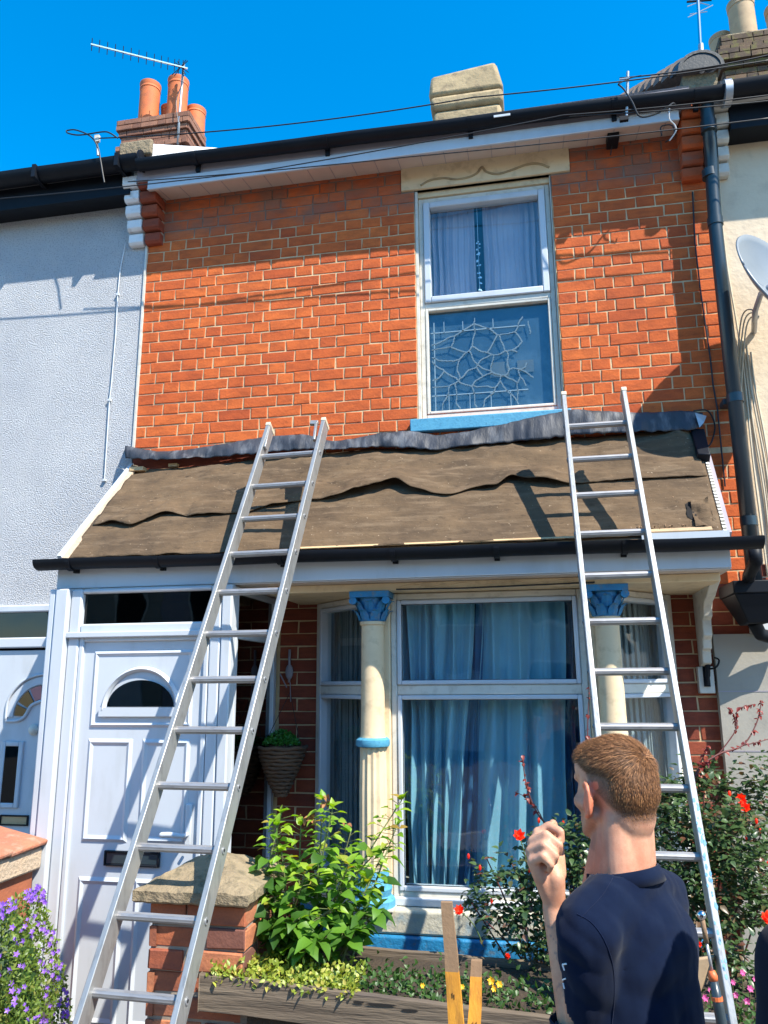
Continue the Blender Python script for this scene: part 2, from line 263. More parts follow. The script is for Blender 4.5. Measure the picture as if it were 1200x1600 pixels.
# ---------------------------------------------------------------- mesh builder
class MB:
    def __init__(s): s.v = []; s.f = []; s.r = []
    def add(s, vs, fs, rnd=None):
        o = len(s.v); s.v += [tuple(q) for q in vs]; s.f += [tuple(o+i for i in q) for q in fs]
        s.r += [R() if rnd is None else rnd]*len(fs)
        return s
    def box(s, x0, x1, y0, y1, z0, z1):
        v = [(x0,y0,z0),(x1,y0,z0),(x1,y1,z0),(x0,y1,z0),(x0,y0,z1),(x1,y0,z1),(x1,y1,z1),(x0,y1,z1)]
        return s.add(v, [(0,3,2,1),(4,5,6,7),(0,1,5,4),(1,2,6,5),(2,3,7,6),(3,0,4,7)])
    def hexa(s, v): return s.add(v, [(0,3,2,1),(4,5,6,7),(0,1,5,4),(1,2,6,5),(2,3,7,6),(3,0,4,7)])
    def prism(s, poly, axis, a, b):
        """poly of 2D points extruded along axis from a to b"""
        def P(u, v, w): return {'x': (w, u, v), 'y': (u, w, v), 'z': (u, v, w)}[axis]
        n = len(poly); vs = [P(u, v, a) for u, v in poly]+[P(u, v, b) for u, v in poly]
        fs = [tuple(range(n)), tuple(range(2*n-1, n-1, -1))]+[(i, i+n, (i+1) % n+n, (i+1) % n) for i in range(n)]
        return s.add(vs, fs)
    def beam(s, a, b, wx, wd, up=(0, 0, 1), side=None):
        """box along a->b; wx = width along side, wd = depth"""
        a, b = Vector(a), Vector(b); d = (b-a).normalized()
        sd_ = Vector(side) if side else d.cross(Vector(up))
        sd_ = (sd_-d*sd_.dot(d)).normalized(); n = d.cross(sd_)
        vs = []
        for P in (a, b):
            for i, j in ((-1,-1),(1,-1),(1,1),(-1,1)): vs.append(P+sd_*i*wx/2+n*j*wd/2)
        return s.hexa(vs)
    def tube(s, pts, r, n=8, cap=True):
        pts = [Vector(q) for q in pts]; rs = r if isinstance(r, (list, tuple)) else [r]*len(pts)
        rings = []; ref = Vector((0.123, .31, .94)).normalized(); prev = None
        for i, q in enumerate(pts):
            t = (pts[min(i+1, len(pts)-1)]-pts[max(i-1, 0)])
            if t.length < 1e-9: t = Vector((0, 0, 1))
            t.normalize()
            if prev is None:
                if abs(t.dot(ref)) > .95: ref = Vector((1, 0, 0))
                u = t.cross(ref).normalized()
            else: u = (prev-t*prev.dot(t)).normalized()
            prev = u; v = t.cross(u)
            rings.append([q+(u*math.cos(2*math.pi*k/n)+v*math.sin(2*math.pi*k/n))*rs[i] for k in range(n)])
        vs = [q for g in rings for q in g]; fs = []
        for i in range(len(pts)-1):
            for k in range(n): fs.append((i*n+k, i*n+(k+1) % n, (i+1)*n+(k+1) % n, (i+1)*n+k))
        if cap: fs += [tuple(range(n-1, -1, -1)), tuple((len(pts)-1)*n+k for k in range(n))]
        return s.add(vs, fs)
    def lathe(s, prof, c=(0, 0, 0), n=24, flute=None):
        vs = []; fs = []
        for r, z in prof:
            for k in range(n):
                rr = r*(flute if (flute and k % 2) else 1); a = 2*math.pi*k/n; vs.append((c[0]+rr*math.cos(a), c[1]+rr*math.sin(a), c[2]+z))
        for i in range(len(prof)-1):
            for k in range(n): fs.append((i*n+k, i*n+(k+1) % n, (i+1)*n+(k+1) % n, (i+1)*n+k))
        fs += [tuple(range(n-1, -1, -1)), tuple((len(prof)-1)*n+k for k in range(n))]
        return s.add(vs, fs)
    def grid(s, fn, nu, nv):
        vs = [fn(i/nu, j/nv) for j in range(nv+1) for i in range(nu+1)]
        fs = [(j*(nu+1)+i, j*(nu+1)+i+1, (j+1)*(nu+1)+i+1, (j+1)*(nu+1)+i) for j in range(nv) for i in range(nu)]
        return s.add(vs, fs)
    def mesh(s, name, mat=None, smooth=False, rnd=False):
        me = bpy.data.meshes.new(name); me.from_pydata(s.v, [], s.f); me.update()
        if mat is not None: me.materials.append(mat)
        if smooth:
            me.polygons.foreach_set('use_smooth', [True]*len(me.polygons))
        if rnd:
            a = me.attributes.new('rnd', 'FLOAT', 'FACE'); a.data.foreach_set('value', s.r)
        return me
    def build(s, name, mat, parent=None, smooth=False, label=None, cat=None, group=None, kind=None, rnd=False, solid=0, bevel=0):
        o = bpy.data.objects.new(name, s.mesh(name, mat, smooth, rnd)); link(o, parent)
        tag(o, label, cat, group, kind)
        if solid:
            q = o.modifiers.new('solid', 'SOLIDIFY'); q.thickness = solid; q.offset = 0
        if bevel:
            q = o.modifiers.new('bevel', 'BEVEL'); q.width = bevel; q.segments = 2; q.limit_method = 'ANGLE'; q.angle_limit = math.radians(40)
        if smooth == 'auto' or bevel:
            try:
                o.data.polygons.foreach_set('use_smooth', [True]*len(o.data.polygons))
                o.data.set_sharp_from_angle(angle=math.radians(35))
            except Exception: pass
        return o
def root_of(o):
    while o.parent: o = o.parent
    return o
def link(o, parent):
    COL.objects.link(o)
    if parent is not None:
        o.parent = parent
        # world-space geometry: undo the thing's own base location
        o.matrix_parent_inverse = Matrix.Translation(-root_of(parent).location) if parent.type == 'EMPTY' else Matrix.Identity(4)
def tag(o, label=None, cat=None, group=None, kind=None):
    for k, v in (('label', label), ('category', cat), ('group', group), ('kind', kind)):
        if v: o[k] = v
    return o
def empty(name, loc, label, cat, group=None):
    o = bpy.data.objects.new(name, None); COL.objects.link(o); o.location = loc; o.empty_display_size = .1
    return tag(o, label, cat, group)

# ---------------------------------------------------------------- bricks
def brick_mesh(L, H, D, name, mat, jit=.0024, ch=.003):
    """front at y=0 facing -y, centred in x,z"""
    x, z = L/2, H/2
    def j(): return U(-jit, jit)
    o = [(-x+j(), ch, -z+j()), (x+j(), ch, -z+j()), (x+j(), ch, z+j()), (-x+j(), ch, z+j())]
    c2 = ch*1.1
    i = [(a+(c2 if a < 0 else -c2)+j()*.5, U(-.0012, .0012), b+(c2 if b < 0 else -c2)+j()*.5) for a, _, b in o]
    k = [(a, D, b) for a, _, b in o]
    mb = MB(); mb.add(k+o+i, [(0,1,5,4),(1,2,6,5),(2,3,7,6),(3,0,4,7),(4,5,9,8),(5,6,10,9),(6,7,11,10),(7,4,8,11),(8,9,10,11)])
    return mb
BR = {}
def brick_proto(mat, kind, H=.0672, D=.05):
    key = (mat, kind, H, D)
    if key not in BR:
        L = {'S': .215, 'T': .155, 'H': .1025, 'C': .052}[kind]
        BR[key] = [(brick_mesh(L, H, D, 'brick', X[mat]), L) for _ in range(5)]
        BR[key] = [(mb, L, mb.mesh('brick', X[mat])) for mb, L in BR[key]]
    return BR[key]
def screen_size(P, w_):
    v = np.array(P)-CAM; z = v@CFW
    if z < .1: return 0
    x = 600+CF*(v@CR)/z; y = 800-CF*(v@CU)/z
    if not (-30 < x < 1230 and -30 < y < 1630): return 0
    return CF*w_/z
def lay_bricks(items, parent, mat, limit=300, H=.0672, D=.05):
    """items: (cx, cz, length, y, rotz, frame) -> biggest on screen become parts, others one stuff part"""
    data = []
    for it in items:
        P, L, rz = it
        data.append((screen_size(P, L), P, L, rz))
    data.sort(key=lambda q: -q[0])
    rest = MB()
    for n, (s_, P, L, rz) in enumerate(data):
        kind = 'S' if L > .185 else 'T' if L > .13 else 'H' if L > .075 else 'C'
        mb, L0, me = random.choice(brick_proto(mat, kind, H, D))
        Mx = Matrix.Translation(Vector(P)) @ Matrix.Rotation(rz+U(-.004, .004), 4, 'Z') @ Matrix.Rotation(U(-.006, .006), 4, 'Y') @ Matrix.Diagonal((L/L0, 1, 1, 1))
        if n < limit and s_ > 0:
            o = bpy.data.objects.new('brick', me); link(o, parent)
            o.matrix_basis = Mx if parent.type == 'EMPTY' else Mx
        else:
            r = R(); rest.add([Mx @ Vector(v) for v in mb.v], mb.f, r)
    if rest.v: rest.build('brickwork', X[mat], parent, kind='stuff', rnd=True)
def course(x0, x1, pat, anchor='left', closer=True):
    """lengths incl. joint laid from anchor; yields (centre, length)"""
    out = []; J = .0078
    i = 0
    if anchor == 'left':
        x = x0
        while x < x1-.02:
            L = pat[i] if i < len(pat) else pat[-4+((i-len(pat)) % 4)]
            L = L*U(.985, 1.015)
            if x+L > x1-.035: L = x1-x+J
            out.append((x+(L-J)/2, L-J)); x += L; i += 1
    else:
        x = x1
        while x > x0+.02:
            L = pat[i] if i < len(pat) else pat[-4+((i-len(pat)) % 4)]
            L = L*U(.985, 1.015)
            if x-L < x0+.035: L = x-x0+J
            out.append((x-(L-J)/2, L-J)); x -= L; i += 1
    return out
# ================================================================ SETTING
MB().box(-60, 60, -30, 60, -.4, -.02).build('ground', X['asphalt'], kind='structure')
MB().box(-30, 30, -6.6, -1.95, -.02, .0).build('pavement', X['paving'], kind='structure')
MB().box(-30, 30, -6.75, -6.6, -.02, .004).build('kerb', X['grey_render'], kind='structure')
MB().box(-30, 30, -1.95, 0, -.02, .002).build('front_path', X['paving'], kind='structure')

S_, H_ = .225, .1125
CYC = [S_, H_]
# ================================================================ MIDDLE HOUSE
HL = (1.85, 0, 0)
house = empty('terraced_house', HL, 'red brick terraced house with stripped felt canopy over its bay window and white porch', 'house', 'terraced houses in the row')
ZJ0 = 4.6; CZ = .075
WX0, WX1, WZ0, WZ1 = 1.885, 2.765, 3.395, 4.985    # upstairs opening
wall = MB()
YB = .0045
def wbox(mb, x0, x1, z0, z1, y0=YB, y1=.24): mb.box(x0, x1, y0, y1, z0, z1)
wbox(wall, 0.0, WX0, 2.40, 5.30); wbox(wall, WX1, 3.70, 2.40, 5.30); wbox(wall, WX0, WX1, 2.40, WZ0-.003); wbox(wall, WX0, WX1, WZ1, 5.30)
wbox(wall, .0, 1.275, 0, 2.40); wbox(wall, 3.25, 3.70, 0, 2.40)
wall = wall.build('front_wall', X['mortar'], house)
items = []
def row_items(x0, x1, z, start, cyc, anchor, y=0.0, scr=True):
    pat = start+cyc*14
    for c, L in course(x0, x1, pat, anchor):
        items.append(((c, y+U(-.0015, .0015), z+U(-.0012, .0012)), L, 0.0))
n = -8
nrow = 0
for n in range(-9, 20):
    zc = ZJ0-n*CZ+CZ/2-.0
    zc = ZJ0-(n+.5)*CZ
    if zc > 5.22 or zc < 3.13: continue
    odd = n % 2
    inwin = WZ0-.02 < zc < WZ1-.01
    sA = [S_, .13, H_]; sB = [.112, .062, .128]
    cyc = [S_, H_, S_, H_, S_, H_, H_] if R() < .5 else [S_, H_, H_, S_, H_]
    if inwin:
        row_items(0.003, WX0-.004, zc, sA if odd else sB, cyc, 'right')
        row_items(WX1+.004, 3.69, zc, [S_, H_, H_] if odd else [.112, .062, H_], cyc, 'left')
    elif zc > WZ1:
        row_items(0.003, 1.797, zc, [H_] if odd else [.16], cyc, 'right')
        row_items(2.890, 3.69, zc, [H_] if odd else [.16], cyc, 'left')
    else:
        row_items(0.003, 3.69, zc, [H_] if odd else [.17], cyc, 'left')
lay_bricks(items, wall, 'brick', 300); items = []
for k in range(0, 31):      # recesses beside the bay, their shade put into a darker brick colour
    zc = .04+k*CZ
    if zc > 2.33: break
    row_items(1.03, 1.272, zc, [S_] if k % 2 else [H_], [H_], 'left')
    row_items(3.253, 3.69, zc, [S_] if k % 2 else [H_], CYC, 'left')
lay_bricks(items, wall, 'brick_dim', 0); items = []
for k in range(0, 12):      # brick strip right of the canopy below the flashing
    zc = 2.36+k*CZ
    if zc > 3.10: break
    row_items(3.30, 3.69, zc, [S_] if k % 2 else [H_], CYC, 'left')
lay_bricks(items, wall, 'brick', 0)
# white parget line at the party joint
MB().box(-.012, .002, -.012, .01, 3.30, 5.05).build('joint_strip', X['white_old'], house)

# lintel with incised ogee line
lint = MB().box(1.800, 2.888, -.014, .20, 4.985, 5.152).build('lintel', X['cream'], house, bevel=.004)
lp = [(1.93,5.005),(1.99,5.035),(2.08,5.040),(2.16,5.020),(2.24,5.022),(2.30,5.045),(2.335,5.085),(2.36,5.048),(2.43,5.020),(2.52,5.035),(2.62,5.062),(2.70,5.055),(2.76,5.02)]
def smooth_path(p, k=5):
    p = [Vector(q) for q in p]; out = []
    for i in range(len(p)-1):
        a, b, c, d = p[max(i-1, 0)], p[i], p[i+1], p[min(i+2, len(p)-1)]
        for j in range(k):
            t = j/k; out.append(.5*((2*b)+(c-a)*t+(2*a-5*b+4*c-d)*t*t+(3*b-a-3*c+d)*t**3))
    out.append(p[-1]); return out
MB().tube(smooth_path([(x, -.015, z) for x, z in lp]), .0075, 8).build('moulding', X['stone'], lint, smooth=True)

# upstairs window
fr_ = .065
def frame_rect(mb, x0, x1, z0, z1, y0, y1, t, tb=None, tt=None):
    tb = tb or t; tt = tt or t
    mb.box(x0, x0+t, y0, y1, z0, z1); mb.box(x1-t, x1, y0, y1, z0, z1)
    mb.box(x0+t, x1-t, y0, y1, z0, z0+tb); mb.box(x0+t, x1-t, y0, y1, z1-tt, z1)
win = MB()
frame_rect(win, 1.905, 2.755, 3.40, 4.945, .045, .11, .030, .035, .035)
win.box(1.935, 2.725, .045, .11, 4.150, 4.185)
win = win.build('window', X['white_old'], house, bevel=.004)
s_ = MB(); frame_rect(s_, 1.937, 2.723, 4.187, 4.908, .030, .10, .042); s_.build('sash', X['white'], win, bevel=.006)
s_ = MB(); frame_rect(s_, 1.937, 2.723, 3.437, 4.148, .040, .10, .018); s_.build('sash', X['white_old'], win, bevel=.004)
MB().box(1.979, 2.681, .070, .074, 4.229, 4.866).build('pane', X['glass'], win)
MB().box(1.955, 2.705, .070, .074, 3.455, 4.130).build('pane', X['glass_blue'], win)
MB().box(1.80, 1.905, .0, .0, 0, 0) if False else None
MB().box(1.887, 1.904, .012, .20, 3.40, 4.983).build('jamb', X['white_old'], win)
MB().box(2.757, 2.763, .012, .20, 3.40, 4.983).build('jamb', X['white_old'], win)
MB().box(1.905, 2.756, .03, .20, 4.946, 4.984).build('head', X['cream'], win)
# backing of the lower sash and the lead lines
MB().box(1.955, 2.705, .084, .088, 3.455, 4.130).build('glass_backing', X['backing'], win)
random.seed(21)
cells = []
pts2 = [(U(1.99, 2.62), U(3.52, 4.0)) for _ in range(34)]
lead = MB()
gx, gz = 90, 90
# irregular crazy-paving leads: cell borders of scattered points, walked on a grid
def near2(x, z):
    d = sorted(((x-a)**2*.9+(z-b)**2*1.1, i) for i, (a, b) in enumerate(pts2)); return d[0][1], d[1][0]**.5-d[0][0]**.5
lab = [[near2(1.97+i*.0041+.022*noise.noise(Vector((i*.06, j*.05, 2))), 3.47+j*.00375+.022*noise.noise(Vector((i*.06, j*.05, 9))))[0] for i in range(2*gx)] for j in range(160)]
for j in range(0, 159, 1):
    for i in range(0, 2*gx-1):
        x = 1.97+i*.0041; z = 3.47+j*.00375
        if x > 2.55+.05*math.sin(z*21) : continue
        c4 = {lab[j][i], lab[j][i+1], lab[j+1][i], lab[j+1][i+1]}
        if len(c4) > 1: lead.box(x, x+.0052, .0655, .0685, z, z+.0050)
for zz in (3.56, 3.985): lead.box(1.965, 2.56, .0655, .0684, zz, zz+.006)
lead.box(1.985, 1.991, .0655, .0683, 3.46, 4.06)
for xx in (2.05, 2.17, 2.36): lead.box(xx, xx+.004, .0655, .0683, 3.985, 4.05+U(0, .04))
for xx in (2.07, 2.2, 2.33, 2.45): lead.box(xx, xx+.004, .0655, .0683, 3.46, 3.56)
lead.build('lead_strips', X['led'], win)
MB().box(2.33, 2.45, .0762, .0790, 3.66, 3.76).build('amber_piece', X['amber'], win)
MB().box(2.50, 2.60, .0762, .0790, 3.68, 3.76).build('amber_piece', X['amber'], win)
MB().box(1.84, 2.80, -.048, .03, 3.30, 3.382).build('window_sill', X['blue_sill'], win, bevel=.006)
def room(x0, x1, z0, z1, y0, y1, name='room_interior'):
    mb = MB(); t = .03
    mb.box(x0-t, x1+t, y1, y1+t, z0-t, z1+t); mb.box(x0-t, x0, y0, y1, z0-t, z1+t); mb.box(x1, x1+t, y0, y1, z0-t, z1+t)
    mb.box(x0, x1, y0, y1, z0-t, z0); mb.box(x0, x1, y0, y1, z1, z1+t)
    return mb.build(name, X['room'], house)
room(1.70, 2.95, 3.20, 5.05, .245, 1.5)
# net curtains upstairs: two gathered halves with a gap, hanging glass charm
def curtain(name, x0, x1, z0, z1, y, amp, waves, mat, parent=None, label=None, cat=None, group=None, flare=0, skew=0, ph=0, arc=None):
    def fn(u, v):
        g = u+.012*math.sin(9*v+u*5)
        a = amp*(.45+.55*(1-v))*(.7+.5*math.sin(u*7+ph))
        yy = y+a*math.sin(2*math.pi*waves*g+ph)+a*.45*math.sin(2*math.pi*waves*2.3*g+1.3*ph+v)
        xx = x0+(x1-x0)*u+flare*(1-v)*(u-.5)+skew*(1-v)**1.2
        if arc: yy += arc(xx)
        return (xx, yy, z0+(z1-z0)*v)
    return MB().grid(fn, 150, 14).build(name, mat, parent, smooth=True, label=label, cat=cat, group=group)
curtain('net_curtain', 1.95, 2.262, 4.05, 4.95, .17, .016, 7, X['curtain_up'], label='lilac net curtain in the left half of the upstairs window', cat='curtain', group='upstairs curtains')
curtain('net_curtain', 2.318, 2.72, 4.05, 4.95, .17, .016, 9, X['curtain_up'], label='lilac net curtain in the right half of the upstairs window', cat='curtain', group='upstairs curtains', ph=2)
ch = MB()
for k in range(9):
    z = 4.62-k*.042
    for j in range(3):
        cx = 2.285+U(-.012, .012); r = U(.005, .010); zz = z+U(-.01, .01)
        ch.add([(cx-r, .115, zz), (cx, .108, zz-r), (cx+r, .115, zz), (cx, .122, zz), (cx, .115, zz+r)], [(0,1,4),(1,2,4),(2,3,4),(3,0,4),(0,3,2,1)])
ch.tube([(2.285, .115, 4.88), (2.285, .115, 4.24)], .0012, 4)
ch.build('glass_charm', M('sparkling_glass', (.75, .9, 1.0), rough=.1, bump=0), label='string of small glittering glass pieces hanging between the upstairs curtains', cat='hanging ornament', smooth=False)

# ---- eaves
ev = MB().box(.085, 3.525, -.212, -.195, 5.095, 5.172).build('fascia', X['white'], house, bevel=.004)
MB().hexa([(.075,-.195,5.108),(3.53,-.195,5.108),(3.53,-.0,5.150),(.075,-.0,5.150),(.075,-.195,5.118),(3.53,-.195,5.118),(3.53,-.0,5.160),(.075,-.0,5.160)]).build('soffit', X['soffit'], house)
sj = MB()
for k in range(23):
    x = .15+k*.15; sj.hexa([(x,-.194,5.1065),(x+.004,-.194,5.1065),(x+.004,-.002,5.1485),(x,-.002,5.1485),(x,-.194,5.109),(x+.004,-.194,5.109),(x+.004,-.002,5.151),(x,-.002,5.151)])
sj.build('soffit_joints', X['fascia_grey'], house)
MB().box(.0, 3.60, -.204, -.128, 5.1725, 5.310).build('fascia_upper', X['fascia_grey'], house)  # white fascia under the gutter, its shade put into the grey colour
def gutter(name, x0, x1, yb, zt, r, mat, parent, n=12, slope=0.0, ends=True, sq=1.0, thick=.004):
    """half-round trough opening upwards; back edge at yb, rim height zt"""
    mb = MB(); cy = yb-r
    prof = [(cy+r*math.cos(math.pi+math.pi*k/n), zt+sq*r*math.sin(math.pi+math.pi*k/n)) for k in range(n+1)]
    inn = [(cy+(r-thick)*math.cos(math.pi+math.pi*k/n), zt+sq*(r-thick)*math.sin(math.pi+math.pi*k/n)+.0005) for k in range(n, -1, -1)]
    loop = prof+[(prof[-1][0], zt+.002)]+[(inn[0][0], zt+.002)]+inn+[(inn[-1][0], zt+.002), (prof[0][0], zt+.002)]
    N = 10
    vs = []; L = len(loop)
    for i in range(N+1):
        x = x0+(x1-x0)*i/N; dz = slope*(x-x0)+.0025*math.sin(i*1.9)
        vs += [(x, a, b+dz) for a, b in loop]
    fs = []
    for i in range(N):
        for k in range(L): fs.append((i*L+k, i*L+(k+1) % L, (i+1)*L+(k+1) % L, (i+1)*L+k))
    mb.add(vs, fs)
    if ends:
        for xe, dz in ((x0, 0), (x1, slope*(x1-x0))):
            mb.prism([(a, b+dz) for a, b in prof], 'x', xe-.004, xe+.004)
    return mb.build(name, mat, parent, smooth='auto')
g1 = gutter('gutter', .04, 3.78, -.206, 5.268, .052, X['black'], house, ends=True, slope=-.014)
for x in (.45, 1.35, 2.28, 3.15, 3.62):
    mb = MB(); cy = -.206-.052; gz = 5.268-.014*x
    pr_ = [(cy+.056*math.cos(math.pi+math.pi*k/12), gz+.056*math.sin(math.pi+math.pi*k/12)) for k in range(13)]
    mb.prism(pr_+[(a*1.0, b) for a, b in [(cy+.049, gz+.002)]]+[(cy+.049*math.cos(math.pi+math.pi*k/12), gz+.049*math.sin(math.pi+math.pi*k/12)) for k in range(12, 0, -1)], 'x', x-.016, x+.016)
    mb.box(x-.014, x+.014, -.225, -.2045, gz-.085, gz-.02)
    mb.build('gutter_bracket', X['black'], g1)
MB().box(2.43, 2.53, -.316, -.311, 5.200, 5.214).build('white_tag', X['white'], g1)
# main roof, dropping from the ridge behind the eaves
RS = .74
def roof(name, x0, x1, parent, mat='slate'):
    ri = 3.75
    mb = MB(); mb.prism([(-.20, 5.33), (ri, 5.33+RS*(ri+.2)), (ri+ri+.2, 5.33), (ri*2+.2, 5.25), (ri, 5.25+RS*(ri+.2)), (-.18, 5.27)], 'x', x0, x1)
    return mb.build(name, X[mat], parent)
roof('roof', .12, 3.60, house)
MB().box(.0, 3.70, .24, 8.0, 0, .0+.02).build('house_floor', X['room'], house)
# party wall parapets: white one on the left, half-round tiles on the right
pp = MB().prism([(-.20, 5.33), (-.20, 5.46), (4.0, 5.46+.735*4.2), (4.0, 5.2+.735*4.0)], 'x', -.13, .10)
pp = pp.build('parapet', X['white_paint'], house, bevel=.02)
MB().prism([(-.235, 5.36), (-.235, 5.475), (-.195, 5.485), (-.195, 5.36)], 'x', -.135, .105).build('parapet_end', X['concrete'], pp, bevel=.012)
pt = MB()
for k in range(16):
    y0 = -.21+k*.26; z0 = 5.42+RS*(y0+.2)*1.0; y1 = y0+.27; z1 = z0+RS*.27
    pt = MB(); n = 10; r0 = .135; vs = []
    for (yy, zz, rr) in ((y0, z0+.02, r0), (y1, z1+.0, r0-.012)):
        for i in range(n+1):
            a = math.pi*i/n; vs.append((3.68+rr*math.cos(a), yy, zz+rr*.95*math.sin(a)))
        for i in range(n, -1, -1):
            a = math.pi*i/n; vs.append((3.68+(rr-.02)*math.cos(a), yy, zz+(rr-.02)*.95*math.sin(a)))
    L = 2*(n+1); fs = [(k2, (k2+1) % L, (k2+1) % L+L, k2+L) for k2 in range(L)]+[tuple(range(L-1, -1, -1)), tuple(range(L, 2*L))]
    pt.add(vs, fs); pt.build('party_tile', X['dark_tile'] if k == 0 else X['ridge_tile'], house)
mb = MB(); mb.prism([(3.68+.125*math.cos(math.pi*i/12), 5.44+.122*math.sin(math.pi*i/12)) for i in range(13)], 'y', -.205, -.19); mb.build('party_tile_end', X['dark_tile'], house)
MB().box(3.58, 3.78, -.15, .3, 5.2, 5.44).build('party_wall_top', X['concrete'], house)

# brick corbels under the eaves
def corbel(x0, x1, mat, parent, name, ztop=5.22, steps=5, seed=1):
    rr = random.Random(seed); c = MB().box(x0+.004, x1-.004, -.03, .02, 4.80, ztop).build(name, X[mat] if mat == 'white_paint' else X['mortar_old'], parent)
    h = (ztop-4.79)/steps
    for k in range(steps):
        zb = 4.79+k*h; yo = -.055-.034*k
        mb = MB(); p_ = [(0.0, zb+.008), (yo+.018, zb+.006), (yo, zb+.024), (yo, zb+h-.006), (0.0, zb+h-.004)]
        mb.prism(p_, 'x', x0+rr.uniform(0, .004), x1-rr.uniform(0, .004)); mb.build('corbel_brick', X[mat], c, bevel=.004)
    return c
corbel(-.003, .118, 'brick_dim', house, 'corbel', seed=2)
corbel(3.545, 3.672, 'brick', house, 'corbel', seed=3)

# ---- main chimney stump of the middle house
st = MB(); nn = 14
def stackfn(mb, x0, x1, y0, y1, zs):
    for (za, zb, e) in zs: mb.box(x0-e, x1+e, y0-e, y1+e, za, zb)
chm = MB(); stackfn(chm, 1.67, 2.46, 3.31, 3.9, [(7.2, 8.36, 0), (8.36, 8.541, .03)])
chm.hexa([(1.62,3.27,8.54),(2.50,3.27,8.54),(2.50,3.93,8.54),(1.62,3.93,8.54),(1.64,3.33,8.86),(2.42,3.31,8.93),(2.42,3.85,8.95),(1.68,3.85,8.88)])
chm.build('chimney', X['stone'], house, bevel=.05)

# ---------------------------------------------------------------- downpipe with swan neck and black gutter run
P0 = [W(1103, 150, -.21), W(1107, 195, -.20), W(1110, 225, -.16), W(1112, 250, -.125), W(1114, 300, -.12), W(1118.5, 360, -.12), (3.680, -.12, 2.30)]
dp = MB().tube(smooth_path([P0[0], P0[1]], 2)+[P0[2], P0[3]]+[Vector(P0[4]), Vector(P0[5]), Vector(P0[6])], .039, 16).build('downpipe', X['pipe'], house, smooth=True)
for z in (4.74, 4.42, 3.32, 2.62): MB().tube([(3.684, -.12, z), (3.684, -.12, z+.05)], .0445, 16).build('pipe_collar', X['pipe'], dp, smooth='auto')
MB().tube([P0[1]+Vector((0, 0, .02)), P0[1]+Vector((0, 0, -.05))], .046, 16).build('pipe_collar', X['pipe'], dp, smooth='auto')
for z in (3.34,): MB().box(3.63, 3.735, -.085, .0, z-.012, z+.02).build('pipe_clip', X['pipe'], dp)
# black cable down the brickwork
c_ = [W(x, y, -.008) for x, y in ((1082,300),(1086,380),(1094,450),(1104,520),(1110,560),(1114,600),(1121,640),(1127,700),(1133,760))]
MB().tube(c_, .0045, 6).build('wall_cable', X['cable'], label='thin black cable running down the brickwork beside the downpipe', cat='cable')
c_ = smooth_path([W(1084, 642, -.09), W(1106, 642, -.05), W(1117, 665, -.03), W(1112, 690, -.03), W(1104, 700, -.12)])
MB().tube(c_, .005, 6).build('wall_cable', X['cable'], label='short looped black cable at the right end of the lead flashing', cat='cable')

# ---------------------------------------------------------------- CANOPY
def canp(x, v, off=0.0):
    """point on the canopy slope, v 0 at eave (Y=-.70) .. 1 at the wall"""
    y = -.70*(1-v); nrm = Vector((0, -CB, 1)).normalized()
    return Vector((x, y, CA+CB*y))+nrm*off
def xr(v): return 3.415+.085*v
deck = MB().hexa([(.015,-.70,2.43),(3.42,-.70,2.43),(3.50,0,3.15),(.015,0,3.15),(.015,-.70,2.470),(3.42,-.70,2.470),(3.50,0,3.188),(.015,0,3.188)])
deck = deck.build('canopy_deck', X['wood_dark'], house)
def fb(x, s=1.0, o=0.0): return noise.noise(Vector((x*s, o, .3)))
# lower felt sheet
def fl(u, v):
    vv = v*.66; x = .03+(xr(vv)-.03-.012)*u
    off = .007+.012*abs(fb(x+vv*.4, 3.5, vv*3))+.006*abs(fb(x-vv*.3, 10, vv*6))+.002*fb(x, 24, vv*14)
    if v < .04: off += .006*max(0, fb(x, 6, 2))
    # curled corner at the lower right
    d = math.hypot((x-3.36)*1.2, (vv-.12)*.8)
    off += .028*math.exp(-(d/.05)**2)
    e = .012*fb(x, 7, 5) if v == 0 else 0
    p = canp(x, vv+e, off); return tuple(p)
lowf = MB().grid(fl, 220, 40).build('felt_sheet', X['felt'], house, smooth=True, solid=.003)
# upper felt sheet with its sagging lap edge
EDGE = [(150,822),(178,820),(205,824),(235,815),(262,806),(300,808),(340,806),(380,803),(430,792),(480,784),(520,783),(560,775),(590,768),(618,760),(645,770),(700,776),(745,766),(775,765),(800,752),(830,757),(880,760),(930,755),(1000,752),(1060,748),(1100,745)]
EP = []
for x, y in EDGE:
    q = WP(x, y, .01); EP.append((q.x, 1+q.y/.70))
EP[0] = (.10, EP[0][1])
def edge_v(x):
    for (a, va), (b, vb) in zip(EP, EP[1:]):
        if a <= x <= b: t = (x-a)/(b-a); t = t*t*(3-2*t); return va+(vb-va)*t
    return EP[0][1] if x < EP[0][0] else EP[-1][1]
LIFT = [(.22, .10, .022), (.45, .08, .016), (.75, .12, .010), (1.62, .16, .050), (1.85, .12, .038), (2.42, .12, .034), (2.62, .10, .03), (3.1, .2, .008), (1.15, .1, .012)]
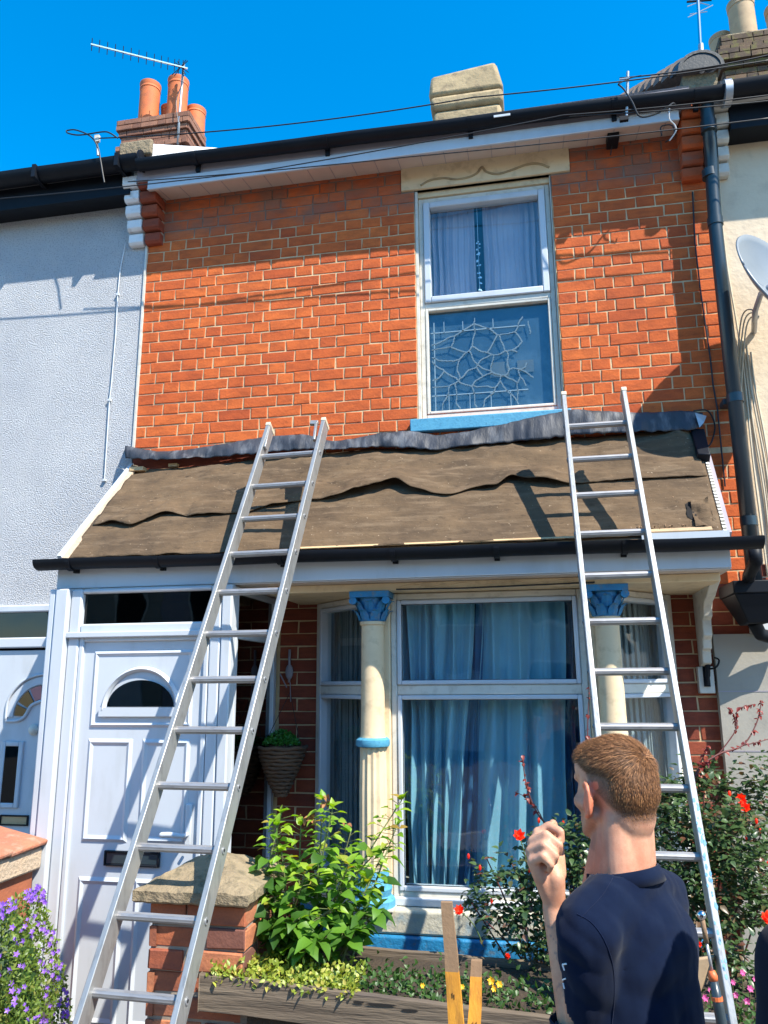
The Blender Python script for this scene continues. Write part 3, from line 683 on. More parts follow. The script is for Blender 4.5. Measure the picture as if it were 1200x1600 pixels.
def fu(u, v):
    x0 = .05; x = x0+(3.44-x0)*u; ev_ = edge_v(x); vv = ev_+(.985-ev_)*v
    lift = .010+sum(a*math.exp(-((x-c)/w_)**2) for c, w_, a in LIFT)*math.exp(-(v/.28)**2)
    lift += .022*abs(fb(x+v*.3, 3.0, v*2.2))+.012*abs(fb(x-v*.25, 8, v*4))+.003*fb(x, 22, v*12)+.018*math.exp(-((v-.75)/.16)**2)*(fb(x, 1.7, 9)+.35)
    d = math.hypot((x-3.38)*1.0, (vv-.93)*.9); lift += .03*math.exp(-(d/.06)**2)
    vtop = .985 if x > 1.0 else .865+.12*max(0, (x-.1)/.9)**1.3+.006*fb(x, 9, 3)
    vv = ev_+(vtop-ev_)*v
    return tuple(canp(x, vv, lift+.006))
upf = MB().grid(fu, 260, 34).build('felt_sheet', X['felt'], house, smooth=True, solid=.003)
# holes: dark torn patch with rag near the lower right corner, crumbs along the eave
def patch(cx, cv, rx, rv, off, mat, name, n=14, seed=3):
    rr = random.Random(seed); vs = [tuple(canp(cx, cv, off+.004))]
    for k in range(n):
        a = 2*math.pi*k/n; q = rr.uniform(.7, 1.1)
        vs.append(tuple(canp(cx+rx*q*math.cos(a), cv+rv*q*math.sin(a), off)))
    MB().add(vs, [(0, 1+k, 1+(k+1) % n) for k in range(n)]).build(name, mat, lowf)
patch(3.305, .17, .032, .085, .0165, X['gap'], 'felt_tear', seed=5)
rag = MB()
def ragf(u, v):
    x = 3.30+.085*u; vv = .03+.24*v
    return tuple(canp(x+.02*(v-.5), vv, .022+.022*abs(fb(x, 40, v*9))+.010*math.sin(v*9+u*4)))
rag.grid(ragf, 10, 14).build('felt_scrap', X['felt'], lowf, smooth=True)
cr_ = MB(); random.seed(5)
for k in range(150):
    x = U(3.0, 3.30) if k < 70 else U(.2, 3.3); v = U(.02, .07)+.05*max(0, (x-3.1))*R() if k < 70 else U(.03, .9)
    r = U(.003, .009) if k < 70 else U(.002, .005); c = canp(x, v, .018)
    cr_.add([c+Vector((U(-r, r), U(-r, r), U(-r, r))) for _ in range(4)], [(0,1,2),(0,2,3),(0,3,1),(1,3,2)])
cr_.build('roof_debris', X['wood_dark'], label='dark mortar crumbs and dirt scattered over the canopy felt', cat='debris', kind='stuff')
# battens and trims
bt = MB(); x = .35
MB().hexa([tuple(canp(a, b, c)) for a, b, c in ((1.15,.0,.008),(2.98,.0,.008),(2.98,.012,.008),(1.15,.016,.008),(1.15,.0,.014),(2.98,.0,.014),(2.98,.012,.014),(1.15,.014,.014))]).build('eave_batten', X['wood_pale'], house)
MB().hexa([tuple(canp(a, b, c)) for a, b, c in ((3.0,.012,.008),(3.36,.004,.008),(3.36,.030,.008),(3.0,.034,.008),(3.0,.012,.022),(3.36,.004,.026),(3.36,.030,.026),(3.0,.034,.020))]).build('eave_batten', X['buffpot'], house)
MB().box(3.04, 3.43, -.725, -.700, 2.452, 2.492).build('drip_board', X['white'], house)
# left verge: white board with a bare wood strip
va = [(-.012, 0), (.016, 0), (.016, 1.0), (-.012, 1.0)]
MB().hexa([tuple(canp(-.014, 0, -.06)), tuple(canp(.010, 0, -.06)), tuple(canp(.010, 1.0, -.06)), tuple(canp(-.014, 1.0, -.06)),
           tuple(canp(-.014, 0, .030)), tuple(canp(.010, 0, .030)), tuple(canp(.010, 1.0, .030)), tuple(canp(-.014, 1.0, .030))]).build('verge_board', X['white'], house)
MB().hexa([tuple(canp(.012, 0, .0)), tuple(canp(.048, 0, .0)), tuple(canp(.040, 1.0, .0)), tuple(canp(.012, 1.0, .0)),
           tuple(canp(.012, 0, .016)), tuple(canp(.048, 0, .012)), tuple(canp(.040, 1.0, .012)), tuple(canp(.012, 1.0, .018))]).build('verge_strip', X['coping_conc'], house)
MB().hexa([tuple(canp(.02, .0+1.0, -.005))]*0 or [(.0,-.001,3.10),(1.25,-.001,3.10),(1.25,-.0005,3.26),(.0,-.0005,3.26),(.0,-.012,3.10),(1.25,-.012,3.10),(1.25,-.012,3.26),(.0,-.012,3.26)]).build('painted_brick_strip', X['brick_dim'], house)
MB().box(.015, .11, -.075, -.02, 3.155, 3.18).build('wood_offcut', X['wood_pale'], house)
MB().box(.27, .33, -.05, -.02, 3.175, 3.195).build('wood_offcut', X['wood_pale'], house)
# right verge: serrated white strip, black folded cover near the top
vr = MB()
for k in range(34):
    v = k/34; a = canp(xr(v)-.004, v, .012); vr.hexa([tuple(canp(xr(v)-.006+dx, v+dv, o)) for dx, dv, o in ((0,0,-.03),(.016,0,-.03),(.016,.018,-.03),(0,.018,-.03),(0,0,.016),(.016,0,.016),(.016,.018,.016),(0,.018,.016))])
vr.build('verge_strip', X['white_old'], house)
MB().hexa([tuple(canp(xr(v)+.010, v, o)) if s == 0 else tuple(canp(xr(v)+.030, v, o)) for s, v, o in ((0,0,-.07),(1,0,-.07),(1,1,-.07),(0,1,-.07),(0,0,.01),(1,0,.01),(1,1,.01),(0,1,.01))]).build('verge_board', X['fascia_grey'], house)
MB().hexa([tuple(canp(a, v, o)) for a, v, o in ((3.425,.66,.0),(3.485,.64,.0),(3.515,.93,.0),(3.445,.95,.0),(3.425,.66,.055),(3.485,.64,.060),(3.515,.93,.060),(3.445,.95,.055))]).build('verge_cover', X['black'], house, bevel=.006)
# canopy fascia, gutter and brackets
MB().box(.0, 3.425, -.722, -.700, 2.318, 2.428).build('canopy_fascia', X['white'], house, bevel=.004)
MB().box(.0, 3.425, -.715, .0, 2.3125, 2.3165).build('canopy_soffit', X['soffit'], house)
cg = gutter('canopy_gutter', -.075, 3.545, -.724, 2.462, .056, X['black'], house, sq=.9, slope=-.006)
for x in (.12, .62, 1.28, 1.86, 2.36, 2.95):
    mb = MB(); cy = -.724-.056; zt = 2.462-.006*(x+.075)
    mb.prism([(cy+.061*math.cos(math.pi+math.pi*k/10), zt+.058*math.sin(math.pi+math.pi*k/10)) for k in range(11)]+[(cy+.052*math.cos(math.pi+math.pi*k/10), zt+.050*math.sin(math.pi+math.pi*k/10)) for k in range(10, -1, -1)], 'x', x-.013, x+.013)
    mb.box(x-.013, x+.013, -.745, -.7225, zt-.062, zt-.03); mb.build('gutter_bracket', X['black'], cg)
# lead flashing: lifted wavy strip
TOP = [(196,697),(250,706),(300,702),(360,692),(405,684),(470,678),(520,690),(560,684),(600,676),(640,673),(680,680),(720,676),(760,668),(800,660),(840,650),(880,643),(900,640),(960,644),(1020,645),(1075,642),(1098,645)]
BOT = [(200,716),(250,718),(300,716),(360,712),(405,708),(470,702),(520,702),(560,700),(600,698),(640,700),(680,703),(720,698),(760,694),(800,690),(840,687),(880,682),(900,678),(960,676),(1020,674),(1075,672),(1092,668)]
def lerp_tab(tab, x):
    for (a, va_), (b, vb) in zip(tab, tab[1:]):
        if a <= x <= b: return va_+(vb-va_)*(x-a)/(b-a)
    return tab[0][1] if x < tab[0][0] else tab[-1][1]
def flf(u, v):
    px = 196+(1098-196)*u
    yt = lerp_tab(TOP, px); yb_ = lerp_tab(BOT, px)
    n1 = fb(px*.01, 2.2, 1); n2 = fb(px*.01, 7, 4)
    outT = -.058-.008*max(0, math.sin(px*.013+1))-.004*n1
    outB = -.10-.03*n1-.018*n2
    a = W(px, yt+1.6*n2, outT); b = W(px, yb_+2.5*fb(px*.01, 11, 7), outB)
    m_ = a.lerp(b, v); m_.y -= .006*math.sin(math.pi*v)+.010*fb(px*.01, 5.5, v*1.3)*(.4+v)+.006*abs(fb(px*.01, 16, 3))
    return tuple(m_)
MB().grid(flf, 240, 10).build('lead_flashing', X['lead'], house, smooth=True, solid=.0025)
# its upstand against the wall
MB().grid(lambda u, v: tuple(W(196+902*u, lerp_tab(TOP, 196+902*u), -.058-.008*max(0, math.sin((196+902*u)*.013+1))-.004*fb((196+902*u)*.01, 2.2, 1)).lerp(Vector((W(196+902*u, lerp_tab(TOP, 196+902*u)+2, -.004))), v)), 160, 3).build('flashing_upstand', X['lead'], house, smooth=True)
tb = MB(); tb.add([W(1086, 645, -.11), W(1104, 650, -.10), W(1100, 660, -.12), W(1093, 668, -.13)], [(0,1,2,3)]); tb.build('flashing_tab', X['galv'], house, solid=.002)
# ---------------------------------------------------------------- terrace across the road (seen mirrored in the panes)
for i in range(6):
    x0 = -12+i*4.6
    oh = empty('opposite_house', (x0+2.3, -17, 0), ('first', 'second', 'third', 'fourth', 'fifth', 'sixth')[i]+' house along the terrace across the road, seen only mirrored in the panes', 'house', 'houses across the road')
    MB().box(x0, x0+4.58, -24, -17, 0, 5.4).build('wall', X[('grey_render', 'fascia_grey', 'brick_stack')[i % 3]], oh)
    MB().prism([(-16.8, 5.41), (-20.5, 7.9), (-24.2, 5.41)], 'x', x0, x0+4.59).build('roof', X['slate'], oh)
    for wx, wz in ((.6, .9), (.7, 3.3), (2.9, 3.3)):
        MB().box(x0+wx, x0+wx+1.1, -17.0, -16.96, wz, wz+1.4).build('window', X['white_old'], oh); MB().box(x0+wx+.08, x0+wx+1.02, -16.959, -16.955, wz+.08, wz+1.32).build('pane', X['gap'], oh)
    MB().box(x0+3.1, x0+4.0, -17.0, -16.95, 0, 2.1).build('door', X['blue' if i % 2 else 'white'], oh)
# ================================================================ PORCH
YP = -.72
mb = MB(); mb.box(-.008, .030, YP-.045, YP+.03, .02, 2.312); mb.box(.034, .108, YP-.055, YP+.03, .02, 2.312); mb.build('porch_post', X['white'], house, bevel=.008)
pf = MB(); pf.box(.110, .175, YP-.03, YP+.04, .02, 2.310); pf.box(.900, .960, YP-.03, YP+.04, .02, 2.310); pf.box(.175, .900, YP-.03, YP+.04, 2.060, 2.125); pf.box(.175, .900, YP-.03, YP+.04, 2.285, 2.310)
pf = pf.build('porch_frame', X['white'], house, bevel=.010)
MB().box(.108, .93, YP-.050, YP-.031, 2.052, 2.082).build('drip_bead', X['white'], pf, bevel=.005)
MB().box(.178, .898, YP+.0, YP+.004, 2.127, 2.283).build('pane', X['glass_dark'], pf)
cp = MB(); cp.box(.963, 1.018, YP-.035, YP+.04, .02, 2.310); cp.build('porch_post', X['white'], house, bevel=.008)
door = MB().box(.200, .870, YP-.012, YP+.03, .10, 2.035)
door = door.build('porch_door', X['white'], house, bevel=.003)
fr = MB(); frame_rect(fr, .177, .898, .05, 2.058, YP-.028, YP+.02, .026); fr.build('door_frame', X['white'], door, bevel=.006)
def raised(x0, x1, z0, z1, y, par, t=.016, d=.011):
    mb = MB(); 
    o = [(x0,z0),(x1,z0),(x1,z1),(x0,z1)]; r1 = [(x0+t,z0+t),(x1-t,z0+t),(x1-t,z1-t),(x0+t,z1-t)]; r2 = [(x0+2*t,z0+2*t),(x1-2*t,z0+2*t),(x1-2*t,z1-2*t),(x0+2*t,z1-2*t)]
    vs = [(a, y, b) for a, b in o]+[(a, y-d, b) for a, b in r1]+[(a, y-.002, b) for a, b in r2]+[(a, y+.004, b) for a, b in o]
    fs = [(i, (i+1) % 4, (i+1) % 4+4, i+4) for i in range(4)]+[(4+i, 4+(i+1) % 4, 8+(i+1) % 4, 8+i) for i in range(4)]+[(8, 9, 10, 11), (15, 14, 13, 12)]+[(12+i, 12+(i+1) % 4, (i+1) % 4, i) for i in range(4)]
    mb.add(vs, fs); return mb.build('panel', X['white'], par)
yd = YP-.0125
raised(.262, .818, 1.600, 1.985, yd, door, .014)
raised(.262, .508, 1.055, 1.545, yd, door); raised(.560, .818, 1.055, 1.545, yd, door)
raised(.262, .508, .250, .895, yd, door); raised(.560, .818, .250, .895, yd, door)
# sunburst: arched bead and glass
def arc(cx, cz, rx, rz, n=22, a0=0, a1=math.pi): return [(cx+rx*math.cos(a0+(a1-a0)*i/n), cz+rz*math.sin(a0+(a1-a0)*i/n)) for i in range(n+1)]
mb = MB(); o_ = arc(.54, 1.672, .222, .232); i_ = arc(.54, 1.702, .185, .175)
n_ = len(o_)
vs = [(a, yd-.003, b) for a, b in o_]+[(a*.5+c*.5, yd-.024, b*.5+d*.5) for (a, b), (c, d) in zip(o_, i_)]+[(c, yd-.008, d) for c, d in i_]
fs = []
for k in range(n_-1):
    fs += [(k, n_+k, n_+k+1, k+1), (n_+k, 2*n_+k, 2*n_+k+1, n_+k+1)]
mb.add(vs, fs); mb.box(.318, .762, yd-.020, yd-.001, 1.655, 1.700); mb.build('arch_bead', X['white'], door, smooth='auto')
g_ = arc(.54, 1.704, .178, .128); mb = MB(); mb.prism(g_, 'y', yd-.008, yd-.003); mb.build('pane', X['gap'], door)
gp = MB(); gp.prism(arc(.54, 1.704, .181, .131), 'y', yd-.0125, yd-.0115); gp.build('pane', X['glass_dark'], door)
# letter plate, handle, cylinder
lp_ = MB(); frame_rect(lp_, .398, .690, .950, 1.020, yd-.016, yd-.002, .010); lp_ = lp_.build('letter_plate', X['black'], door, bevel=.003)
MB().box(.410, .678, yd-.010, yd-.004, .962, 1.008).build('flap', X['pipe'], lp_)
mb = MB(); mb.box(.812, .846, yd-.016, yd-.001, 1.05, 1.245); h_ = mb.build('door_handle', X['white'], door, bevel=.007)
MB().tube(smooth_path([(.828, yd-.010, 1.105), (.828, yd-.05, 1.105), (.80, yd-.058, 1.106), (.755, yd-.055, 1.108), (.705, yd-.052, 1.105)]), [.010]*5+[.011]*5+[.013]*5+[.013]*5+[.009], 10).build('lever', X['white'], h_, smooth=True)
MB().tube([(.828, yd-.017, 1.035), (.828, yd-.03, 1.035)], .008, 8).build('lock_cylinder', X['chrome'], door)
MB().box(.12, .96, YP-.06, YP+.04, 0.004, .045).build('door_step', X['paving'], house)
# glazed right-hand side of the porch
sf = MB()
for ya, yb_ in ((-.678, -.64), (-.06, -.012)): sf.box(.966, 1.014, ya, yb_, .02, 2.310)
for za, zb in ((2.04, 2.085), (.02, .08), (2.275, 2.31)): sf.box(.970, 1.010, -.64, -.06, za, zb)
sf = sf.build('porch_side_frame', X['white'], house, bevel=.006)
MB().box(.988, .992, -.64, -.06, 2.085, 2.275).build('pane', X['glass_dark'], sf)
MB().box(.988, .992, -.64, -.06, .08, 2.04).build('pane', X['glass_dark'], sf)
MB().box(.05, .96, -.05, -.02, 0, 2.31).build('porch_back_wall', X['room'], house)
MB().box(-.006, .02, -.68, -.0, 0, 2.31).build('porch_side_wall', X['white'], house)

# ================================================================ BAY WINDOW
YF = -.45; BX0, BX1 = 1.725, 2.815; JX0, JX1 = 1.285, 3.245
bay = MB()
zt_, zb_ = 2.250, .815
# front frame
frame_rect(bay, 1.785, 2.770, zb_-.03, zt_+.02, YF-.02, YF+.05, .032, .040, .035)
bay.box(1.817, 2.738, YF-.018, YF+.05, 1.750, 1.800)
bay = bay.build('bay_window', X['white_old'], house, bevel=.006)
s_ = MB(); frame_rect(s_, 1.818, 2.737, 1.801, 2.234, YF-.028, YF+.04, .022); s_.build('sash', X['white'], bay, bevel=.005)
s_ = MB(); frame_rect(s_, 1.818, 2.737, .826, 1.749, YF-.028, YF+.04, .022); s_.build('sash', X['white'], bay, bevel=.005)
MB().box(1.840, 2.715, YF+.0, YF+.004, 1.823, 2.212).build('pane', X['glass'], bay)
MB().box(1.840, 2.715, YF+.0, YF+.004, .848, 1.727).build('pane', X['glass'], bay)
gk = MB(); frame_rect(gk, 1.8385, 2.7165, 1.8215, 2.2135, YF-.006, YF-.001, .004); frame_rect(gk, 1.8385, 2.7165, .8465, 1.7285, YF-.006, YF-.001, .004); gk.build('gasket', X['black'], bay)
MB().box(1.79, 2.765, YF-.055, YF-.022, .765, .802).build('cill_strip', X['white'], bay, bevel=.006)
# corner mullions (cream) and canted sides
def cant(side):
    if side < 0: a, b = Vector((JX0+.01, -.02, 0)), Vector((1.715, YF+.01, 0))
    else: a, b = Vector((JX1-.01, -.02, 0)), Vector((2.840, YF+.01, 0))
    d = (b-a).normalized(); L = (b-a).length; nrm = Vector((d.y, -d.x, 0))
    if nrm.y > 0: nrm = -nrm
    def bx(mb, t0, t1, o0, o1, z0, z1):
        p = [a+d*t0+nrm*o0, a+d*t1+nrm*o0, a+d*t1+nrm*o1, a+d*t0+nrm*o1]
        mb.hexa([(q.x, q.y, z0) for q in p]+[(q.x, q.y, z1) for q in p])
    f = MB()
    bx(f, 0, .05, -.03, .04, zb_-.03, zt_+.02); bx(f, L-.05, L, -.03, .04, zb_-.03, zt_+.02)
    bx(f, .05, L-.05, -.03, .04, zb_-.03, zb_+.01); bx(f, .05, L-.05, -.03, .04, zt_-.015, zt_+.02); bx(f, .05, L-.05, -.03, .04, 1.75, 1.80)
    f = f.build('side_window', X['white_old'], bay, bevel=.006)
    for z0, z1 in ((1.80, zt_-.015), (zb_+.01, 1.75)):
        s = MB(); t = .022
        bx(s, .05, .05+t, -.02, .05, z0, z1); bx(s, L-.05-t, L-.05, -.02, .05, z0, z1); bx(s, .05+t, L-.05-t, -.02, .05, z0, z0+t); bx(s, .05+t, L-.05-t, -.02, .05, z1-t, z1)
        s.build('sash', X['white'], bay, bevel=.005)
        g = MB(); bx(g, .05+t, L-.05-t, .0, .004, z0+t, z1-t); g.build('pane', X['glass'], bay)
    # low wall, sill and lintel pieces under / over the cant
    for nm, mt, o1, z0, z1 in (('bay_base', 'beige_render', .02, 0, .55), ('blue_sill_edge', 'blue', .11, .552, .655), ('stone_sill', 'sill_stone', .10, .657, .785), ('bay_lintel', 'cream', .075, 2.272, 2.3115)):
        q = MB(); bx(q, -.02, L+.02, -.25, o1, z0, z1); q.build(nm, X[mt], house)
    return f
cant(-1); cant(1)
for x0, x1 in ((1.715, 1.784), (2.771, 2.838)):
    MB().box(x0, x1, YF-.035, YF+.06, .786, 2.271).build('mullion', X['cream'], house, bevel=.008)
MB().box(1.70, 2.85, YF-.02, YF+.25, 0, .5495).build('bay_base', X['beige_render'], house)
MB().box(1.66, 2.90, YF-.135, YF+.2, .551, .655).build('blue_sill_edge', X['blue'], house, bevel=.01)
MB().box(1.665, 2.895, YF-.120, YF+.2, .6575, .764).build('stone_sill', X['sill_stone'], house, bevel=.012)
MB().box(1.15, 3.40, -.60, .0, 2.2725, 2.3115).build('bay_lintel', X['cream'], house, bevel=.004)
rl = MB()
for k in range(4):
    x0 = 1.85+k*.25
    rl.tube(smooth_path([(x0, -.603, 2.285), (x0+.08, -.604, 2.298), (x0+.16, -.603, 2.283), (x0+.24, -.604, 2.295)]), .003, 5)
rl.build('lintel_moulding', X['cream'], house)
MB().tube([(1.84, -.609, 2.276), (2.2, -.612, 2.272), (2.5, -.610, 2.277), (2.82, -.612, 2.282)], .004, 6).build('lintel_cable', X['cable'], label='black cable clipped under the lintel above the bay window', cat='cable')
def column(cx, cy):
    c = MB().lathe([(.066, 1.54), (.062, 1.56), (.060, 1.70), (.058, 2.10), (.066, 2.105), (.066, 2.12)], (cx, cy, 0), 28).build('column', X['cream'], house, smooth='auto')
    MB().lathe([(.064, .93), (.070, .95), (.070, 1.30), (.066, 1.498)], (cx, cy, 0), 28, flute=.90).build('fluted_drum', X['cream'], c)
    MB().lathe([(.066, 1.50), (.082, 1.503), (.086, 1.515), (.084, 1.535), (.072, 1.545), (.062, 1.545)], (cx, cy, 0), 28).build('ring', X['blue_sill'], c, smooth='auto')
    MB().lathe([(.105, .77), (.105, .80), (.085, .82), (.092, .85), (.078, .88), (.074, .93), (.07, .93)], (cx, cy, 0), 28).build('column_base', X['blue_sill'], c, smooth='auto')
    MB().box(cx-.11, cx+.11, cy-.09, cy+.05, .765, .7695).build('plinth', X['sill_stone'], c)
    mb = MB(); mb.lathe([(.064, 2.121), (.066, 2.16), (.070, 2.20), (.080, 2.225), (.080, 2.24)], (cx, cy, 0), 20)
    mb.box(cx-.102, cx+.102, cy-.095, cy+.06, 2.240, 2.271)
    for k in range(8):      # acanthus leaves and volutes
        a = math.pi/4*k+.39
        for (r0, z0, sc_) in ((.064, 2.125, 1.0), (.066, 2.165, 1.1)):
            aa = a+(.39 if sc_ > 1 else 0); u = Vector((math.cos(aa), math.sin(aa), 0)); s_ = Vector((-u.y, u.x, 0)); b = Vector((cx, cy, 0))
            P = []
            for t, out, wd in ((0, 0, .020), (.4, .008, .026), (.8, .020, .020), (1.0, .034, .012), (.92, .042, .006)):
                q = b+u*(r0+out*sc_)+Vector((0, 0, z0+.055*t*sc_)); P += [q-s_*wd, q+u*.007, q+s_*wd]
            fs = []
            for i in range(4): fs += [(3*i, 3*i+1, 3*i+4, 3*i+3), (3*i+1, 3*i+2, 3*i+5, 3*i+4)]
            mb.add(P, fs)
    for sx in (-1, 1):
        for sy in (-1,):
            mb.tube([(cx+sx*.086, cy+sy*.078-.012, 2.224), (cx+sx*.086, cy+sy*.078+.03, 2.224)], .020, 10)
    mb.build('capital', X['blue'], c)
column(1.700, -.525); column(2.872, -.525)
# room behind and the curtains
rm = MB(); t = .02
rm.box(1.0, 3.5, 1.6, 1.62, .5, 2.6); rm.box(1.0, 1.02, .245, 1.6, .5, 2.6); rm.box(3.48, 3.5, .245, 1.6, .5, 2.6); rm.box(1.0, 3.5, -.0, 1.6, .50, .52)
rm.box(1.29, 3.24, .0, 1.6, 2.25, 2.27); rm.hexa([(1.74,-.40,2.25),(2.80,-.40,2.25),(3.20,-.001,2.25),(1.33,-.001,2.25),(1.74,-.40,2.27),(2.80,-.40,2.27),(3.20,-.001,2.27),(1.33,-.001,2.27)])
rm.build('room_interior', X['room'], house)
MB().hexa([(1.70,YF+.08,.78),(2.84,YF+.08,.78),(3.22,.3,.78),(1.31,.3,.78),(1.70,YF+.08,.80),(2.84,YF+.08,.80),(3.22,.3,.80),(1.31,.3,.80)]).build('inner_sill', X['white_old'], house)
random.seed(4)
def curt2(x0t, x1t, x0b, x1b, y, mat, label, waves, amp=.022, ph=0, zb=.82, parent=None, name='curtain'):
    def fn(u, v):
        t = (1-v)**1.15; x0 = x0t+(x0b-x0t)*t; x1 = x1t+(x1b-x1t)*t
        g = u+.010*math.sin(5*v+u*9); a = amp*(.6+.6*(1-v))
        yy = y+a*math.sin(2*math.pi*waves*g+ph)+a*.5*math.sin(2*math.pi*waves*1.7*g+2+ph*2+v*1.5)+a*.08*math.sin(2*math.pi*waves*4.1*g)
        return (x0+(x1-x0)*u+.006*math.sin(v*8+u*20), yy, zb+(2.25-zb)*v)
    return MB().grid(fn, 200, 26).build(name, mat, parent, smooth=True, label=label, cat='curtain' if label else None, group='bay window curtains' if label else None)
curt2(1.80, 2.215, 1.84, 2.08, -.33, X['curtain'], 'pale blue curtain in the left half of the bay window', 5, amp=.032)
curt2(2.255, 2.68, 2.16, 2.62, -.33, X['curtain'], 'pale blue curtain in the right half of the bay window, with a few loose folds', 3.4, amp=.034, ph=1.2)
curt2(2.20, 2.262, 2.075, 2.170, -.315, X['curtain_dk'], 'deep blue strip standing in for the dark gap between the two bay window curtains', 1.5, .010)  # dark view into the room between the curtains, painted as a blue strip
curt2(2.66, 2.74, 2.63, 2.74, -.29, X['curtain_dk'], 'deep blue drape at the right edge of the bay window', 3, .014)
for x0, x1, y0, y1, lb in ((1.34, 1.70, .02, -.34, 'grey net curtain in the narrow left side of the bay'), (3.20, 2.86, .02, -.34, 'grey net curtain in the narrow right side of the bay')):
    def fn(u, v, x0=x0, x1=x1, y0=y0, y1=y1):
        return (x0+(x1-x0)*u, y0+(y1-y0)*u+.05+.014*math.sin(u*60)+.006*math.sin(u*131), .82+1.42*v)
    MB().grid(fn, 120, 4).build('net_curtain', X['net'], smooth=True, label=lb, cat='curtain', group='bay side net curtains')
rg = MB()
for x in (2.03, 2.40):
    pass
# fancy white bracket under the right end of the canopy, on its pilaster
bx0, bx1 = 3.385, 3.430
br_p = [(.0, 2.3115), (-.47, 2.3115), (-.46, 2.285), (-.40, 2.262), (-.33, 2.225), (-.26, 2.205), (-.235, 2.175), (-.225, 2.135), (-.19, 2.12), (-.18, 2.075), (-.185, 2.04), (-.150, 2.02), (-.145, 1.975), (-.11, 1.965), (-.105, 1.90), (-.05, 1.885), (.0, 1.885)]
bk = MB().prism([(a, b) for a, b in br_p], 'x', bx0, bx1).build('canopy_bracket', X['white_old'], house, bevel=.005)
MB().box(3.368, 3.447, -.045, -.001, 1.745, 1.884).build('pilaster', X['white_old'], house, bevel=.004)
hk = MB(); hk.tube(smooth_path([(3.41, -.055, 2.00), (3.415, -.075, 1.93), (3.412, -.065, 1.85), (3.405, -.06, 1.79)]), [.010]*4+[.014]*8+[.010]*4, 8)
hk.tube(smooth_path([(3.415, -.075, 1.87), (3.45, -.10, 1.88), (3.47, -.09, 1.915), (3.45, -.08, 1.93)]), .005, 6); hk.box(3.392, 3.424, -.052, -.046, 1.78, 2.01)
hk.build('iron_hook', X['black'], label='black iron latch hook screwed to the white pilaster right of the bay', cat='hook', smooth='auto')

# ================================================================ LEFT HOUSE
lh = empty('terraced_house', (-1.9, 0, 0), 'pale pebbledashed terraced house with white front door at the left edge', 'house', 'terraced houses in the row')
lw = MB(); lw.box(-3.8, -.014, .0, .24, 2.318, 5.30); MB().box(-3.8, -1.40, 0, .24, 0, 2.317).build('lower_wall', X['dash'], lh)
lw = lw.build('front_wall', X['dash'], lh)
roof('roof', -3.8, -.14, lh)
g2 = gutter('gutter', -3.8, .035, -.170, 5.315, .070, X['black'], lh)
MB().box(-3.8, -.07, -.168, -.13, 5.115, 5.330).build('fascia', X['black'], lh)
MB().box(-3.8, -.07, -.129, -.001, 5.135, 5.150).build('soffit', X['black'], lh)
for x in (-2.6, -1.6, -.72, -.10):
    MB().box(x-.014, x+.014, -.318, -.165, 5.235, 5.332).build('gutter_bracket', X['black'], g2)
MB().tube([(.045, -.235, 5.30), (.055, -.235, 5.30)], .075, 18).build('gutter_joint', X['black'], g2, smooth='auto')
corbel(-.120, -.008, 'white_paint', lh, 'corbel', seed=8, ztop=5.24)
# door set
df = MB(); frame_rect(df, -1.39, -.016, .02, 2.316, -.03, .05, .045); df.box(-1.345, -.061, -.03, .05, 2.045, 2.110)
df.box(-.478, -.42, -.028, .05, .02, 2.045); df.box(-.42, -.061, -.02, .05, .02, 2.045)
df = df.build('door_frame', X['white'], lh, bevel=.008)
MB().box(-1.345, -.061, .0, .004, 2.110, 2.272).build('pane', X['glass_dark'], df)
def fnn(u, v): return (-1.34+1.28*u, .05+.012*math.sin(u*150)+.005*math.sin(u*330), 2.10+.19*v)
MB().grid(fnn, 260, 2).build('net_curtain', X['net'], smooth=True, label='pleated net behind the glass over the neighbouring white door', cat='curtain')
ld = MB().box(-1.24, -.482, -.006, .04, .08, 2.030).build('front_door', X['white'], lh, bevel=.004)
# fan glass with curved beads
def fan_piece(cx, cz, r0, r1, a0, a1, y, par, mat, nm='pane'):
    o = [(cx+r1*math.cos(a), cz+r1*math.sin(a)) for a in np.linspace(a0, a1, 8)]; i = [(cx+r0*math.cos(a), cz+r0*math.sin(a)) for a in np.linspace(a1, a0, 8)]
    MB().prism(o+i, 'y', y-.004, y).build(nm, mat, par)
FC = (-.500, 1.620)
fan_piece(FC[0], FC[1], .200, .245, math.pi*.5, math.pi, -.010, ld, X['white'], 'fan_bead')
for a0, a1 in ((.53, .66), (.69, .84), (.87, .985)): fan_piece(FC[0], FC[1], .105, .193, math.pi*a0, math.pi*a1, -.0075, ld, X['gap'])
for a0, a1, mt in ((.53, .66, 'pink'), (.69, .84, 'glass_dark'), (.87, .985, 'glass_dark')): fan_piece(FC[0], FC[1], .108, .190, math.pi*a0, math.pi*a1, -.0125, ld, X[mt])
mb = MB(); mb.tube(smooth_path([(-.745, -.012, 1.595), (-.66, -.014, 1.600), (-.615, -.014, 1.625), (-.575, -.014, 1.69), (-.50, -.014, 1.72), (-.483, -.014, 1.72)]), .010, 8); mb.tube(smooth_path([(-.748, -.010, 1.60), (-.74, -.012, 1.73), (-.66, -.014, 1.83), (-.56, -.014, 1.872), (-.484, -.014, 1.88)]), .009, 8)
mb.build('arch_bead', X['white'], ld, smooth=True)
MB().lathe([(.0, 0), (.028, .004), (.034, .012), (.020, .022), (.008, .026)], (0, 0, 0), 16).build('door_knocker', X['white_old'], ld)
bpy.data.objects['door_knocker'].matrix_basis = Matrix.Translation((-.545, -.008, 1.545)) @ Matrix.Rotation(math.pi/2, 4, 'X')
s = MB(); frame_rect(s, -.755, -.605, 1.085, 1.475, -.022, -.004, .030); s.build('side_light_frame', X['white'], ld, bevel=.006)
